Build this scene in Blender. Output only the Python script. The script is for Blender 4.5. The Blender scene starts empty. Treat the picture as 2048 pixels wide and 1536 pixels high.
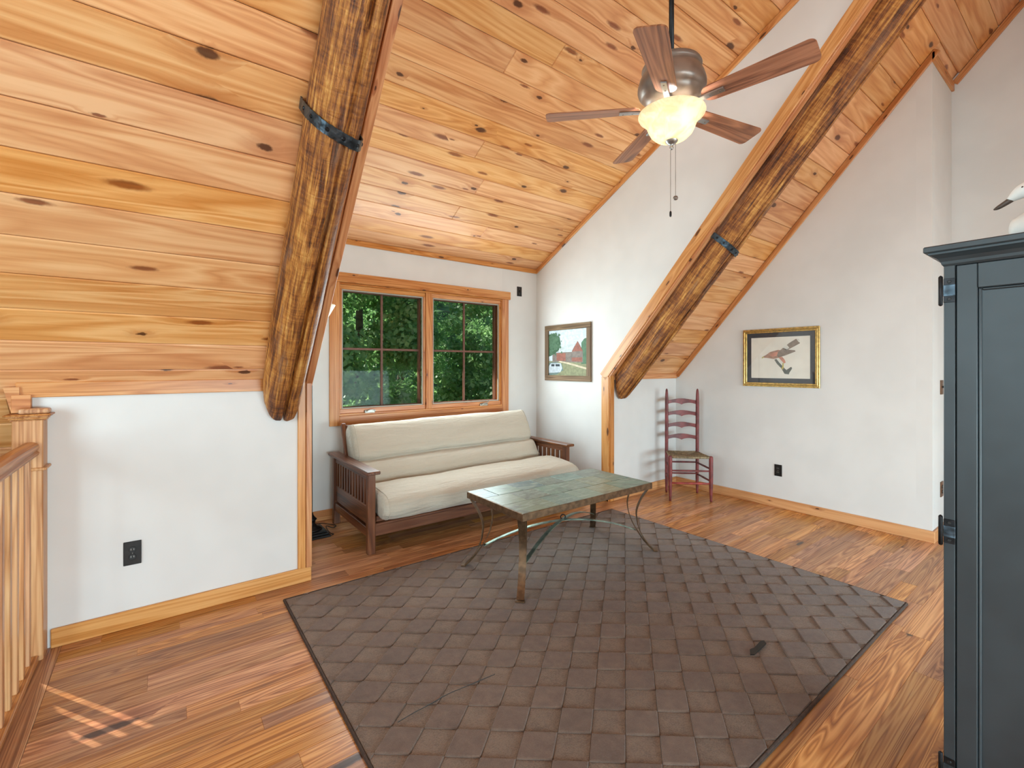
import bpy, bmesh, math, random
import numpy as np
from mathutils import Vector, Matrix
random.seed(7); np.random.seed(7)
R = math.radians
SC = bpy.context.scene
C = SC.collection

# ------------------------------------------------------------------ camera, world, lights, exposure
cam_d = bpy.data.cameras.new('camera'); cam = bpy.data.objects.new('camera', cam_d); C.objects.link(cam)
cam_d.sensor_width = 36; cam_d.lens = 927.45 / 2048 * 36; cam_d.shift_y = -(768 - 732.39) / 2048
cam_d.clip_start = 0.02
cam.location = (0, 0, 1.40); cam.rotation_euler = (R(90), 0, R(52.943 - 90)); SC.camera = cam
SC.view_settings.view_transform = 'Standard'; SC.view_settings.look = 'None'
SC.view_settings.gamma = 1; SC.view_settings.use_curve_mapping = False
SC.view_settings.exposure = 0.69
SC.cycles.max_bounces = 6; SC.cycles.diffuse_bounces = 4; SC.cycles.glossy_bounces = 3; SC.cycles.transmission_bounces = 4
SC.cycles.use_adaptive_sampling = True; SC.cycles.adaptive_threshold = 0.045; SC.cycles.caustics_reflective = False; SC.cycles.caustics_refractive = False

SUN_DIR = Vector((0.55, -0.83, -1.0)).normalized()
w = bpy.data.worlds.new('sky'); SC.world = w; w.use_nodes = True
wn = w.node_tree.nodes; wl = w.node_tree.links
sky = wn.new('ShaderNodeTexSky'); sky.sky_type = 'NISHITA'; sky.sun_disc = False
sky.sun_elevation = R(45); sky.sun_rotation = R(-34)
wl.new(sky.outputs[0], wn['Background'].inputs[0]); wn['Background'].inputs[1].default_value = 0.16

def lamp(name, kind, loc, aim, energy, color=(1, 1, 1), size=None, **kw):
    d = bpy.data.lights.new(name, kind); d.energy = energy; d.color = color
    if size: d.shape = 'RECTANGLE'; d.size, d.size_y = size
    for k, v in kw.items(): setattr(d, k, v)
    o = bpy.data.objects.new(name, d); C.objects.link(o); o.location = loc
    if aim is not None: o.rotation_euler = Vector(aim).to_track_quat('-Z', 'Y').to_euler()
    return o
lamp('sun', 'SUN', (0, 0, 12), SUN_DIR, 8.0, (1, .95, .86), angle=R(0.6))
# fill light added behind the viewer, and daylight of the stair gable window
lamp('back_fill_light', 'AREA', (2.5, -4.02, 1.25), (0, 1, .06), 500, (.655, .90, 1), (5.6, 2.0))
lamp('daylight_stair_window', 'AREA', (-3.12, 0.4, 1.7), (1, .1, .0), 94, (.655, .90, 1), (2.4, 2.2))
YD_LIGHT = 4.401 - .035
lamp('daylight_dormer_window', 'AREA', (2.24, YD_LIGHT, 1.56), (0, -1, .0), 36, (.78, .95, 1), (1.8, 1.1))

# ------------------------------------------------------------------ materials
def mat(name):
    m = bpy.data.materials.new(name); m.use_nodes = True
    return m, m.node_tree.nodes, m.node_tree.links, m.node_tree.nodes['Principled BSDF']
def srgb(r, g, b):
    f = lambda c: (c / 255 / 12.92) if c / 255 <= .04045 else ((c / 255 + .055) / 1.055) ** 2.4
    return (f(r), f(g), f(b), 1)
def math_n(N, L, op, a, b=None, c=None, clamp=False):
    n = N.new('ShaderNodeMath'); n.operation = op; n.use_clamp = clamp
    for i, v in enumerate((a, b, c)):
        if v is None: continue
        if isinstance(v, (int, float)): n.inputs[i].default_value = v
        else: L.new(v, n.inputs[i])
    return n.outputs[0]
def mix_n(N, L, fac, a, b, mode='MIX'):
    n = N.new('ShaderNodeMix'); n.data_type = 'RGBA'; n.blend_type = mode
    for s, v in ((0, fac), (6, a), (7, b)):
        if isinstance(v, (int, float, tuple)): n.inputs[s].default_value = v
        else: L.new(v, n.inputs[s])
    return n.outputs[2]
def ramp_n(N, L, fac, stops):
    n = N.new('ShaderNodeValToRGB'); e = n.color_ramp.elements
    while len(e) < len(stops): e.new(.5)
    for el, (p, c) in zip(e, stops): el.position = p; el.color = c
    L.new(fac, n.inputs[0]); return n.outputs[0]
def mapr(N, L, v, a, b, c=0., d=1.):
    n = N.new('ShaderNodeMapRange'); L.new(v, n.inputs[0])
    n.interpolation_type = 'SMOOTHSTEP'
    for i, x in enumerate((a, b, c, d)):
        if isinstance(x, (int, float)): n.inputs[i + 1].default_value = x
        else: L.new(x, n.inputs[i + 1])
    return n.outputs[0]
def vmul(N, L, v, s):
    n = N.new('ShaderNodeVectorMath'); n.operation = 'MULTIPLY'; L.new(v, n.inputs[0]); n.inputs[1].default_value = s; return n.outputs[0]
def noise(N, L, v, scale, detail=3, rough=.55, dist=0.):
    n = N.new('ShaderNodeTexNoise'); L.new(v, n.inputs['Vector']); n.inputs['Scale'].default_value = scale
    n.inputs['Detail'].default_value = detail; n.inputs['Roughness'].default_value = rough; n.inputs['Distortion'].default_value = dist
    return n.outputs[0]
def coords(N, L):
    tc = N.new('ShaderNodeTexCoord'); oi = N.new('ShaderNodeObjectInfo')
    cb = N.new('ShaderNodeCombineXYZ')
    for i, k in enumerate((37.1, 91.7, 53.3)): L.new(math_n(N, L, 'MULTIPLY', oi.outputs['Random'], k), cb.inputs[i])
    ad = N.new('ShaderNodeVectorMath'); ad.operation = 'ADD'; L.new(tc.outputs['Object'], ad.inputs[0]); L.new(cb.outputs[0], ad.inputs[1])
    return ad.outputs[0], oi.outputs['Random'], tc
def bump(N, L, b, h, strength, dist=.01):
    n = N.new('ShaderNodeBump'); n.inputs['Strength'].default_value = strength; n.inputs['Distance'].default_value = dist
    L.new(h, n.inputs['Height']); L.new(n.outputs[0], b.inputs['Normal'])

def wood(name, light, mid, dark, knots=0., knot_col=(62, 24, 10), rough=.42, axis=0, vary=.16, ring=9., grain=70., kscale=(2.6, 5.2), bumpy=.05, streak=0., ringc=.45, spikes=0., hue=.006, sat=.06, ringn=14.):
    """long grain along the local axis; colour differs from piece to piece"""
    m, N, L, B = mat(name)
    v, rnd, tc = coords(N, L)
    if axis != 0:
        sp = N.new('ShaderNodeSeparateXYZ'); L.new(v, sp.inputs[0]); cb = N.new('ShaderNodeCombineXYZ')
        order = {1: (1, 0, 2), 2: (2, 0, 1)}[axis]
        for i, o in enumerate(order): L.new(sp.outputs[o], cb.inputs[i])
        v = cb.outputs[0]
    sp = N.new('ShaderNodeSeparateXYZ'); L.new(v, sp.inputs[0])
    vy = sp.outputs[1]
    if knots:
        kv = vmul(N, L, v, (kscale[0], kscale[1], 0))
        vo = N.new('ShaderNodeTexVoronoi'); vo.voronoi_dimensions = '2D'; vo.inputs['Scale'].default_value = 1; L.new(kv, vo.inputs['Vector'])
        cs = N.new('ShaderNodeSeparateColor'); L.new(vo.outputs['Color'], cs.inputs[0])
        gate = math_n(N, L, 'GREATER_THAN', cs.outputs[0], 1 - knots)
        wob = math_n(N, L, 'MULTIPLY', math_n(N, L, 'SUBTRACT', noise(N, L, v, 45, 2), .5), .06)
        d = math_n(N, L, 'ADD', vo.outputs['Distance'], wob)
        rad = math_n(N, L, 'MULTIPLY_ADD', cs.outputs[1], .105, .028)
        km = math_n(N, L, 'MULTIPLY', mapr(N, L, d, rad, math_n(N, L, 'MULTIPLY', rad, .55)), gate)
        halo = math_n(N, L, 'MULTIPLY', mapr(N, L, d, math_n(N, L, 'MULTIPLY', rad, 3.6), rad), gate)
        vy = math_n(N, L, 'MULTIPLY_ADD', halo, .022, vy)
    if spikes:
        mp = N.new('ShaderNodeMapping'); mp.inputs['Rotation'].default_value = (0, 0, R(32)); mp.inputs['Scale'].default_value = (2.0, 8.0, 0); L.new(v, mp.inputs[0])
        v3 = N.new('ShaderNodeTexVoronoi'); v3.voronoi_dimensions = '2D'; v3.inputs['Scale'].default_value = 1; L.new(mp.outputs[0], v3.inputs['Vector'])
        c3 = N.new('ShaderNodeSeparateColor'); L.new(v3.outputs['Color'], c3.inputs[0])
        g3 = math_n(N, L, 'GREATER_THAN', c3.outputs[0], 1 - spikes)
        r3 = math_n(N, L, 'MULTIPLY_ADD', c3.outputs[1], .17, .05)
        d3 = math_n(N, L, 'ADD', v3.outputs['Distance'], wob)
        sk3 = math_n(N, L, 'MULTIPLY', mapr(N, L, d3, r3, math_n(N, L, 'MULTIPLY', r3, .4)), g3)
        vy = math_n(N, L, 'MULTIPLY_ADD', math_n(N, L, 'MULTIPLY', mapr(N, L, d3, math_n(N, L, 'MULTIPLY', r3, 2.6), r3), g3), .015, vy)
    cb = N.new('ShaderNodeCombineXYZ'); L.new(sp.outputs[0], cb.inputs[0]); L.new(vy, cb.inputs[1]); L.new(sp.outputs[2], cb.inputs[2])
    v2 = cb.outputs[0]
    broad = noise(N, L, vmul(N, L, v2, (.55, ring, ring)), 1., 2, .5, .7)
    rings = math_n(N, L, 'PINGPONG', math_n(N, L, 'MULTIPLY', broad, ringn), 1.)
    fine = noise(N, L, vmul(N, L, v2, (2.2, grain, grain)), 1., 2.5, .65)
    f = math_n(N, L, 'ADD', math_n(N, L, 'MULTIPLY', rings, ringc), math_n(N, L, 'MULTIPLY', fine, 1 - ringc))
    f = math_n(N, L, 'MULTIPLY_ADD', math_n(N, L, 'SUBTRACT', broad, .5), .7, f)
    col = ramp_n(N, L, f, ((.22, srgb(*light)), (.52, srgb(*mid)), (.85, srgb(*dark))))
    if streak:
        st = mapr(N, L, noise(N, L, vmul(N, L, v2, (1.6, 16, 16)), 1., 2.5, .66), .62, .78)
        col = mix_n(N, L, math_n(N, L, 'MULTIPLY', st, streak), col, srgb(dark[0] * .52, dark[1] * .45, dark[2] * .42))
    if knots:
        col = mix_n(N, L, math_n(N, L, 'MULTIPLY', halo, .35), col, srgb(dark[0] * .85, dark[1] * .72, dark[2] * .6))
        col = mix_n(N, L, math_n(N, L, 'MULTIPLY', km, .88), col, srgb(*knot_col))
        if spikes: col = mix_n(N, L, math_n(N, L, 'MULTIPLY', sk3, .9), col, mix_n(N, L, fine, srgb(70, 26, 12), srgb(170, 92, 50)))
    hs = N.new('ShaderNodeHueSaturation'); L.new(col, hs.inputs['Color'])
    L.new(math_n(N, L, 'MULTIPLY_ADD', rnd, vary * 2, 1 - vary), hs.inputs['Value'])
    r2 = math_n(N, L, 'FRACT', math_n(N, L, 'MULTIPLY', rnd, 17.3))
    L.new(math_n(N, L, 'MULTIPLY_ADD', r2, hue, .5 - hue / 2), hs.inputs['Hue'])
    L.new(math_n(N, L, 'MULTIPLY_ADD', r2, sat * 2, 1 - sat), hs.inputs['Saturation'])
    L.new(hs.outputs[0], B.inputs['Base Color']); B.inputs['Roughness'].default_value = rough
    bump(N, L, B, noise(N, L, vmul(N, L, v, (2.2, grain, grain)), 1., 1, .6), bumpy, .004)
    return m

def plain(name, col, rough=.5, metal=0., var=0., scale=20., bump_s=0., spec=None, stretch=None):
    m, N, L, B = mat(name); B.inputs['Roughness'].default_value = rough; B.inputs['Metallic'].default_value = metal
    if spec is not None: B.inputs['Specular IOR Level'].default_value = spec
    v, rnd, tc = coords(N, L)
    if stretch: v = vmul(N, L, v, stretch)
    n = noise(N, L, v, scale, 2)
    a = srgb(*[min(255, c * (1 + var)) for c in col]); b = srgb(*[c * (1 - var) for c in col])
    L.new(mix_n(N, L, mapr(N, L, n, .3, .7), a, b), B.inputs['Base Color'])
    if bump_s: bump(N, L, B, n, bump_s)
    return m

M = {}
M['pine'] = wood('pine_board', (234, 180, 126), (221, 158, 102), (200, 130, 76), knots=.48, spikes=.34, vary=.08, rough=.36, ring=7, kscale=(2.2, 4.6))
M['trim'] = wood('pine_trim', (222, 162, 106), (206, 138, 82), (180, 108, 56), knots=.30, vary=.06, rough=.36, ring=10, kscale=(3.2, 11))
M['trim_gold'] = wood('golden_pine_trim', (228, 170, 110), (214, 150, 88), (192, 122, 62), knots=.35, vary=.04, rough=.34, ring=10, kscale=(2.4, 9))
M['winwood'] = wood('window_wood', (222, 160, 102), (204, 132, 74), (176, 102, 48), knots=.22, vary=.05, rough=.34, ring=14, kscale=(4, 11))
M['oakfloor'] = wood('oak_floor', (216, 162, 108), (188, 127, 76), (138, 82, 43), knots=.16, knot_col=(46, 24, 14), vary=.24, rough=.30, ring=12, grain=95, kscale=(1.1, 5), streak=.5, ringc=.5, bumpy=.08, hue=.010, sat=.10, ringn=30.)
M['oakrail'] = wood('oak_rail', (216, 168, 124), (198, 144, 100), (164, 108, 70), vary=.08, rough=.36, ring=16, grain=120, axis=2)
M['oakrail_y'] = wood('oak_rail_long', (206, 150, 96), (184, 120, 66), (142, 84, 42), vary=.05, rough=.34, ring=16, grain=110, axis=1)
M['futonwood'] = wood('brown_stained_wood', (128, 78, 46), (104, 58, 32), (70, 36, 20), vary=.08, rough=.34, ring=14, grain=90)
M['futonwood_z'] = wood('brown_stained_wood_upright', (128, 78, 46), (104, 58, 32), (70, 36, 20), vary=.08, rough=.34, ring=14, grain=90, axis=2)
M['futonwood_y'] = wood('brown_stained_wood_deep', (132, 82, 50), (106, 60, 34), (72, 38, 22), vary=.08, rough=.34, ring=14, grain=90, axis=1)
M['blade'] = wood('walnut_blade', (178, 118, 82), (150, 94, 64), (106, 64, 44), vary=.04, rough=.38, ring=12, grain=80, streak=.3)
M['barnwood'] = wood('weathered_barn_wood', (150, 124, 96), (118, 94, 70), (72, 54, 40), vary=.12, rough=.8, ring=20, grain=110, bumpy=.3)
M['barnwood_z'] = wood('weathered_barn_wood_upright', (150, 124, 96), (118, 94, 70), (72, 54, 40), vary=.12, rough=.8, ring=20, grain=110, bumpy=.3, axis=1)
M['wall'] = plain('white_wall_paint', (226, 224, 221), .72, var=.012, scale=3)
M['black_metal'] = plain('black_iron', (34, 34, 36), .42, .7, .25, 30, .15)
M['blue_iron'] = plain('blue_black_strap_iron', (62, 72, 80), .38, .8, .3, 26, .5)
M['bronze_plate'] = plain('dark_bronze_plate', (40, 36, 34), .4, .5, .1)
M['brown_plate'] = plain('brown_plate', (104, 66, 34), .45, .2, .1)
M['socket'] = plain('dark_socket', (18, 17, 17), .5)
M['armoire'] = plain('black_painted_wood', (44, 53, 58), .45, 0, .12, 5, .02)
M['gold'] = plain('gilt_frame', (204, 170, 102), .32, .7, .12, 40)
M['mat_board'] = plain('charcoal_mat_board', (66, 68, 72), .8, var=.03)
M['paper'] = plain('cream_paper', (242, 238, 226), .8, var=.02, scale=6)
M['red_paint'] = plain('oxblood_paint', (116, 52, 50), .48, 0, .16, 14, .08)
M['red_bright'] = plain('worn_red_paint', (152, 58, 50), .45, 0, .16, 14, .08)
M['fan_metal'] = plain('brushed_bronze', (138, 124, 114), .34, .4, .12, 9)
M['fan_steel'] = plain('brushed_nickel', (168, 168, 166), .3, .85, .08, 12)
M['table_iron'] = plain('patinated_iron', (112, 88, 66), .40, .7, .14, 30, .08)
M['table_brace'] = plain('verdigris_iron', (116, 130, 116), .38, .7, .20, 14, .1)
M['grey_frame'] = plain('grey_screen_frame', (176, 172, 162), .5)
M['brown_bar'] = plain('brown_sash', (112, 72, 56), .5, 0, .06)
M['nickel'] = plain('satin_nickel_crank', (160, 156, 148), .35, .8)
M['white_paint'] = plain('white_painted_bird', (236, 236, 232), .5, 0, .02, 18)
M['bill'] = plain('dark_bill', (84, 70, 62), .5)
M['lamp_black'] = plain('black_lamp_iron', (30, 29, 30), .4, .6, .1)
M['cord'] = plain('black_cord', (20, 20, 20), .5)
M['concrete'] = plain('plain_backing', (150, 145, 138), .8)
M['caulk'] = plain('grey_caulk', (92, 96, 94), .9, 0, .25, 30, .4)

# hewn log
def log_mat():
    m, N, L, B = mat('hewn_log')
    v, rnd, tc = coords(N, L)
    fib = noise(N, L, vmul(N, L, v, (70, 70, 3.2)), 1, 5, .72, .5)
    blot = noise(N, L, vmul(N, L, v, (8, 8, 2.2)), 1, 5, .7, .8)
    saw = noise(N, L, vmul(N, L, v, (6, 6, 48)), 1, 3, .6, .8)
    f = math_n(N, L, 'ADD', math_n(N, L, 'MULTIPLY', fib, .6), math_n(N, L, 'MULTIPLY', blot, .42))
    f = math_n(N, L, 'MULTIPLY_ADD', math_n(N, L, 'SUBTRACT', saw, .5), .16, f)
    col = ramp_n(N, L, f, ((.38, srgb(58, 27, 10)), (.46, srgb(118, 64, 24)), (.54, srgb(178, 112, 46)), (.64, srgb(222, 166, 88))))
    bark = mapr(N, L, noise(N, L, vmul(N, L, v, (9, 9, 1.6)), 1, 4, .65), .54, .66)
    col = mix_n(N, L, math_n(N, L, 'MULTIPLY', bark, .55), col, mix_n(N, L, fib, srgb(96, 62, 44), srgb(168, 130, 104)))
    L.new(col, B.inputs['Base Color']); B.inputs['Roughness'].default_value = .55
    bump(N, L, B, math_n(N, L, 'ADD', fib, math_n(N, L, 'MULTIPLY', saw, .5)), .9, .012)
    return m
M['log'] = log_mat()

def rug_mat(name, a, b, loop):
    m, N, L, B = mat(name); v, rnd, tc = coords(N, L)
    n1 = noise(N, L, v, 2.2, 3); n2 = noise(N, L, v, 190 if loop else 320, 2, .7); n3 = noise(N, L, v, 24, 3)
    f = math_n(N, L, 'ADD', math_n(N, L, 'MULTIPLY', n2, .6 if loop else .4), math_n(N, L, 'MULTIPLY', math_n(N, L, 'ADD', n1, n3), .3))
    L.new(mix_n(N, L, mapr(N, L, f, .3, .75), srgb(*a), srgb(*b)), B.inputs['Base Color'])
    B.inputs['Roughness'].default_value = .95; B.inputs['Sheen Weight'].default_value = .25; B.inputs['Specular IOR Level'].default_value = .1
    bump(N, L, B, math_n(N, L, 'ADD', n2, n3), .9 if loop else .5, .004)
    return m
M['rug_hi'] = rug_mat('cut_pile', (92, 72, 62), (128, 106, 92), False)
M['rug_lo'] = rug_mat('loop_pile', (86, 69, 58), (130, 109, 93), True)
M['rug_edge'] = plain('rug_binding', (74, 58, 50), .95, 0, .1, 60, .3)

def slate():
    m, N, L, B = mat('slate_tile'); v, rnd, tc = coords(N, L)
    n1 = noise(N, L, v, 6, 5, .6, .8); n2 = noise(N, L, vmul(N, L, v, (8, 30, 8)), 1, 5, .65, 1.2)
    base = ramp_n(N, L, rnd, ((.0, srgb(98, 130, 126)), (.25, srgb(124, 132, 100)), (.45, srgb(84, 108, 112)), (.7, srgb(136, 130, 92)), (1., srgb(106, 140, 126))))
    hi = mix_n(N, L, mapr(N, L, n2, .45, .7), base, srgb(150, 162, 148))
    col = mix_n(N, L, mapr(N, L, n1, .5, .75), hi, srgb(88, 92, 78))
    L.new(col, B.inputs['Base Color']); B.inputs['Roughness'].default_value = .34
    bump(N, L, B, n2, .25, .006); return m
M['slate'] = slate()

def fabric():
    m, N, L, B = mat('khaki_cotton_cover'); v, rnd, tc = coords(N, L)
    n1 = noise(N, L, vmul(N, L, v, (1.2, 7, 7)), 1, 4, .6, 1.0); n2 = noise(N, L, v, 420, 2)
    wr = noise(N, L, vmul(N, L, v, (3.2, 16, 16)), 1, 4, .55, 1.5)
    L.new(mix_n(N, L, n1, srgb(206, 196, 180), srgb(192, 180, 162)), B.inputs['Base Color'])
    B.inputs['Roughness'].default_value = .9; B.inputs['Sheen Weight'].default_value = .2; B.inputs['Specular IOR Level'].default_value = .15
    bump(N, L, B, math_n(N, L, 'MULTIPLY_ADD', n2, .08, wr), .6, .03); return m
M['fabric'] = fabric()

def rush():
    m, N, L, B = mat('woven_rush'); v, rnd, tc = coords(N, L)
    n = noise(N, L, v, 60, 4)
    L.new(mix_n(N, L, mapr(N, L, n, .35, .65), srgb(112, 96, 70), srgb(170, 150, 118)), B.inputs['Base Color'])
    B.inputs['Roughness'].default_value = .9; bump(N, L, B, n, .4, .004); return m
M['rush'] = rush()

def glass_mat(name, tint=(1, 1, 1, 1), gl=.05):
    m, N, L, B = mat(name); out = N['Material Output']; N.remove(B)
    t = N.new('ShaderNodeBsdfTransparent'); t.inputs[0].default_value = tint
    g = N.new('ShaderNodeBsdfGlossy'); g.inputs['Roughness'].default_value = .02
    mx = N.new('ShaderNodeMixShader'); mx.inputs[0].default_value = gl
    L.new(t.outputs[0], mx.inputs[1]); L.new(g.outputs[0], mx.inputs[2]); L.new(mx.outputs[0], out.inputs[0]); return m
M['glass'] = glass_mat('window_glass', (.9, .93, .91, 1), .003)
M['dimming_glass'] = glass_mat('streak_dimming_glass', (.60, .58, .55, 1), .003)  # tint added to dim the sun streaks on the floor
M['picglass'] = glass_mat('picture_glass', (1, 1, 1, 1), .04)

def bowl_mat(name, emit):
    m, N, L, B = mat(name); out = N['Material Output']
    v, rnd, tc = coords(N, L); n = noise(N, L, v, 14, 4, .6, 1.)
    col = mix_n(N, L, mapr(N, L, n, .35, .7), srgb(255, 244, 220), srgb(238, 218, 182))
    L.new(col, B.inputs['Base Color']); B.inputs['Roughness'].default_value = .35
    tr = N.new('ShaderNodeBsdfTranslucent'); L.new(col, tr.inputs[0])
    mx = N.new('ShaderNodeMixShader'); mx.inputs[0].default_value = .55
    L.new(B.outputs[0], mx.inputs[1]); L.new(tr.outputs[0], mx.inputs[2]); L.new(mx.outputs[0], out.inputs[0])
    if emit: L.new(col, B.inputs['Emission Color']); B.inputs['Emission Strength'].default_value = emit
    return m
M['bowl'] = bowl_mat('alabaster_glass', .22)
M['lampshade'] = bowl_mat('frosted_lamp_bowl', .0)
m, N, L, B = mat('bulb_glow'); B.inputs['Emission Color'].default_value = (1, .9, .72, 1); B.inputs['Emission Strength'].default_value = 9; M['bulb'] = m

def leaf():
    m, N, L, B = mat('leaf'); out = N['Material Output']
    v, rnd, tc = coords(N, L); n = noise(N, L, v, 1.6, 4, .7)
    col = ramp_n(N, L, n, ((.3, srgb(78, 120, 68)), (.5, srgb(120, 164, 98)), (.72, srgb(182, 212, 144))))
    L.new(col, B.inputs['Base Color']); B.inputs['Roughness'].default_value = .42
    tr = N.new('ShaderNodeBsdfTranslucent'); L.new(col, tr.inputs[0])
    mx = N.new('ShaderNodeMixShader'); mx.inputs[0].default_value = .5
    L.new(B.outputs[0], mx.inputs[1]); L.new(tr.outputs[0], mx.inputs[2]); L.new(mx.outputs[0], out.inputs[0]); return m
M['leaf'] = leaf()
M['bark'] = plain('bark', (74, 62, 50), .9, 0, .25, 8, .5)
M['forest'] = plain('forest_green', (58, 84, 44), .95, 0, .45, .9, 1.)
M['grass'] = plain('grass', (66, 92, 48), .9, 0, .25, 3, .5)
for nm, c in dict(p_sky=(206, 220, 228), p_tree=(62, 96, 68), p_roof=(196, 206, 208), p_red=(150, 94, 80), p_barn=(128, 116, 108), p_grass=(140, 142, 108), p_path=(212, 196, 168), p_water=(110, 132, 128), p_truck=(196, 206, 214), p_dark=(52, 60, 66),
                  b_body=(176, 132, 110), b_breast=(206, 140, 116), b_wing=(140, 122, 108), b_white=(226, 224, 214), b_branch=(92, 96, 88), b_yellow=(196, 182, 96), p_leaf=(84, 118, 90)).items():
    M[nm] = plain('paint_' + nm, c, .7, 0, .07, 30)

# ------------------------------------------------------------------ geometry helpers
def tag(o, label=None, cat=None, group=None, kind=None):
    if label: o['label'] = label
    if cat: o['category'] = cat
    if group: o['group'] = group
    if kind: o['kind'] = kind
    return o
def empty(name, loc=(0, 0, 0), rz=0., label=None, cat=None, group=None, kind=None):
    o = bpy.data.objects.new(name, None); C.objects.link(o); o.location = loc; o.rotation_euler = (0, 0, rz)
    o.empty_display_size = .1
    return tag(o, label, cat, group, kind)
def link(name, me, m, parent=None, loc=None, rot=None, smooth=False):
    o = bpy.data.objects.new(name, me); C.objects.link(o)
    if m is not None and not me.materials: me.materials.append(m)
    if parent: o.parent = parent
    if loc is not None: o.location = loc
    if rot is not None: o.rotation_euler = rot
    if smooth:
        for p in me.polygons: p.use_smooth = True
    return o
def pyd(verts, faces, name='m'):
    me = bpy.data.meshes.new(name); me.from_pydata([tuple(v) for v in verts], [], faces); me.update(); return me
def fixn(me):
    bm = bmesh.new(); bm.from_mesh(me); bmesh.ops.recalc_face_normals(bm, faces=bm.faces); bm.to_mesh(me); bm.free(); return me
def box_me(sx, sy, sz, bev=0., seg=1):
    bm = bmesh.new(); bmesh.ops.create_cube(bm, size=1)
    for v in bm.verts: v.co = Vector((v.co.x * sx, v.co.y * sy, v.co.z * sz))
    if bev: bmesh.ops.bevel(bm, geom=bm.edges[:], offset=bev, segments=seg, affect='EDGES', profile=.5)
    me = bpy.data.meshes.new('box'); bm.to_mesh(me); bm.free(); return me
def bx(name, x0, x1, y0, y1, z0, z1, m, parent=None, bev=0., seg=1, off=(0, 0, 0)):
    """axis-aligned box given in the parent's frame (or world)"""
    me = box_me(x1 - x0, y1 - y0, z1 - z0, bev, seg)
    return link(name, me, m, parent, ((x0 + x1) / 2 - off[0], (y0 + y1) / 2 - off[1], (z0 + z1) / 2 - off[2]))
def prism(pts, n, d):
    """extrude a planar polygon by vector n*d"""
    n = Vector(n) * d; k = len(pts)
    V = [Vector(p) for p in pts] + [Vector(p) + n for p in pts]
    F = [tuple(range(k)), tuple(range(2 * k - 1, k - 1, -1))] + [(i, i + k, (i + 1) % k + k, (i + 1) % k) for i in range(k)]
    return fixn(pyd(V, F))
def lathe(prof, seg=32, cap=True):
    V = []; F = []
    for r, z in prof:
        for i in range(seg):
            a = 2 * math.pi * i / seg; V.append((r * math.cos(a), r * math.sin(a), z))
    for j in range(len(prof) - 1):
        for i in range(seg):
            F.append((j * seg + i, j * seg + (i + 1) % seg, (j + 1) * seg + (i + 1) % seg, (j + 1) * seg + i))
    if cap:
        F.append(tuple(range(seg - 1, -1, -1))); F.append(tuple((len(prof) - 1) * seg + i for i in range(seg)))
    return fixn(pyd(V, F))
def sweep(path, sect, up=(0, 0, 1), closed=False, scale=None):
    """sweep a closed 2D section [(side, up)] along a path"""
    P = [Vector(p) for p in path]; k = len(sect); V = []; F = []
    for i, p in enumerate(P):
        a = P[i - 1] if (i > 0 or closed) else p; b = P[(i + 1) % len(P)] if (i < len(P) - 1 or closed) else p
        t = (b - a).normalized(); u = Vector(up); s = t.cross(u)
        if s.length < 1e-4: s = t.cross(Vector((1, 0, 0)))
        s.normalize(); u = s.cross(t).normalized(); sc = scale[i] if scale else 1
        for x, y in sect: V.append(p + s * x * sc + u * y * sc)
    n = len(P)
    for i in range(n if closed else n - 1):
        for j in range(k):
            F.append((i * k + j, i * k + (j + 1) % k, ((i + 1) % n) * k + (j + 1) % k, ((i + 1) % n) * k + j))
    if not closed: F.append(tuple(range(k - 1, -1, -1))); F.append(tuple((n - 1) * k + j for j in range(k)))
    return fixn(pyd(V, F))
def circ(r, n=8): return [(r * math.cos(2 * math.pi * i / n), r * math.sin(2 * math.pi * i / n)) for i in range(n)]
def rect(a, b): return [(-a / 2, -b / 2), (a / 2, -b / 2), (a / 2, b / 2), (-a / 2, b / 2)]
def catmull(pts, n=6):
    P = [Vector(p) for p in pts]; P = [P[0] * 2 - P[1]] + P + [P[-1] * 2 - P[-2]]; out = []
    for i in range(1, len(P) - 2):
        for k in range(n):
            t = k / n; a, b, c, d = P[i - 1:i + 3]
            out.append(.5 * ((2 * b) + (c - a) * t + (2 * a - 5 * b + 4 * c - d) * t * t + (3 * b - a - 3 * c + d) * t ** 3))
    return out + [P[-2]]
PLANK_CACHE = {}
def plank_me(l, wd, t, ch=.003):
    """board lying on z=0..t, long in x, with chamfered visible edges"""
    key = (round(l, 3), round(wd, 3), t, ch)
    if key in PLANK_CACHE: return PLANK_CACHE[key]
    def rc(i, z): return [(-l / 2 + i, -wd / 2 + i, z), (l / 2 - i, -wd / 2 + i, z), (l / 2 - i, wd / 2 - i, z), (-l / 2 + i, wd / 2 - i, z)]
    V = rc(0, 0) + rc(0, t - ch) + rc(ch, t)
    F = [(3, 2, 1, 0), (8, 9, 10, 11)]
    for k in (0, 4):
        for i in range(4): F.append((k + i, k + (i + 1) % 4, k + 4 + (i + 1) % 4, k + 4 + i))
    me = pyd(V, F, 'plank'); PLANK_CACHE[key] = me; return me
def frame_quat(x, z):
    x = Vector(x).normalized(); z = Vector(z).normalized(); y = z.cross(x)
    return Matrix((x, y, z)).transposed().to_euler()

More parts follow.
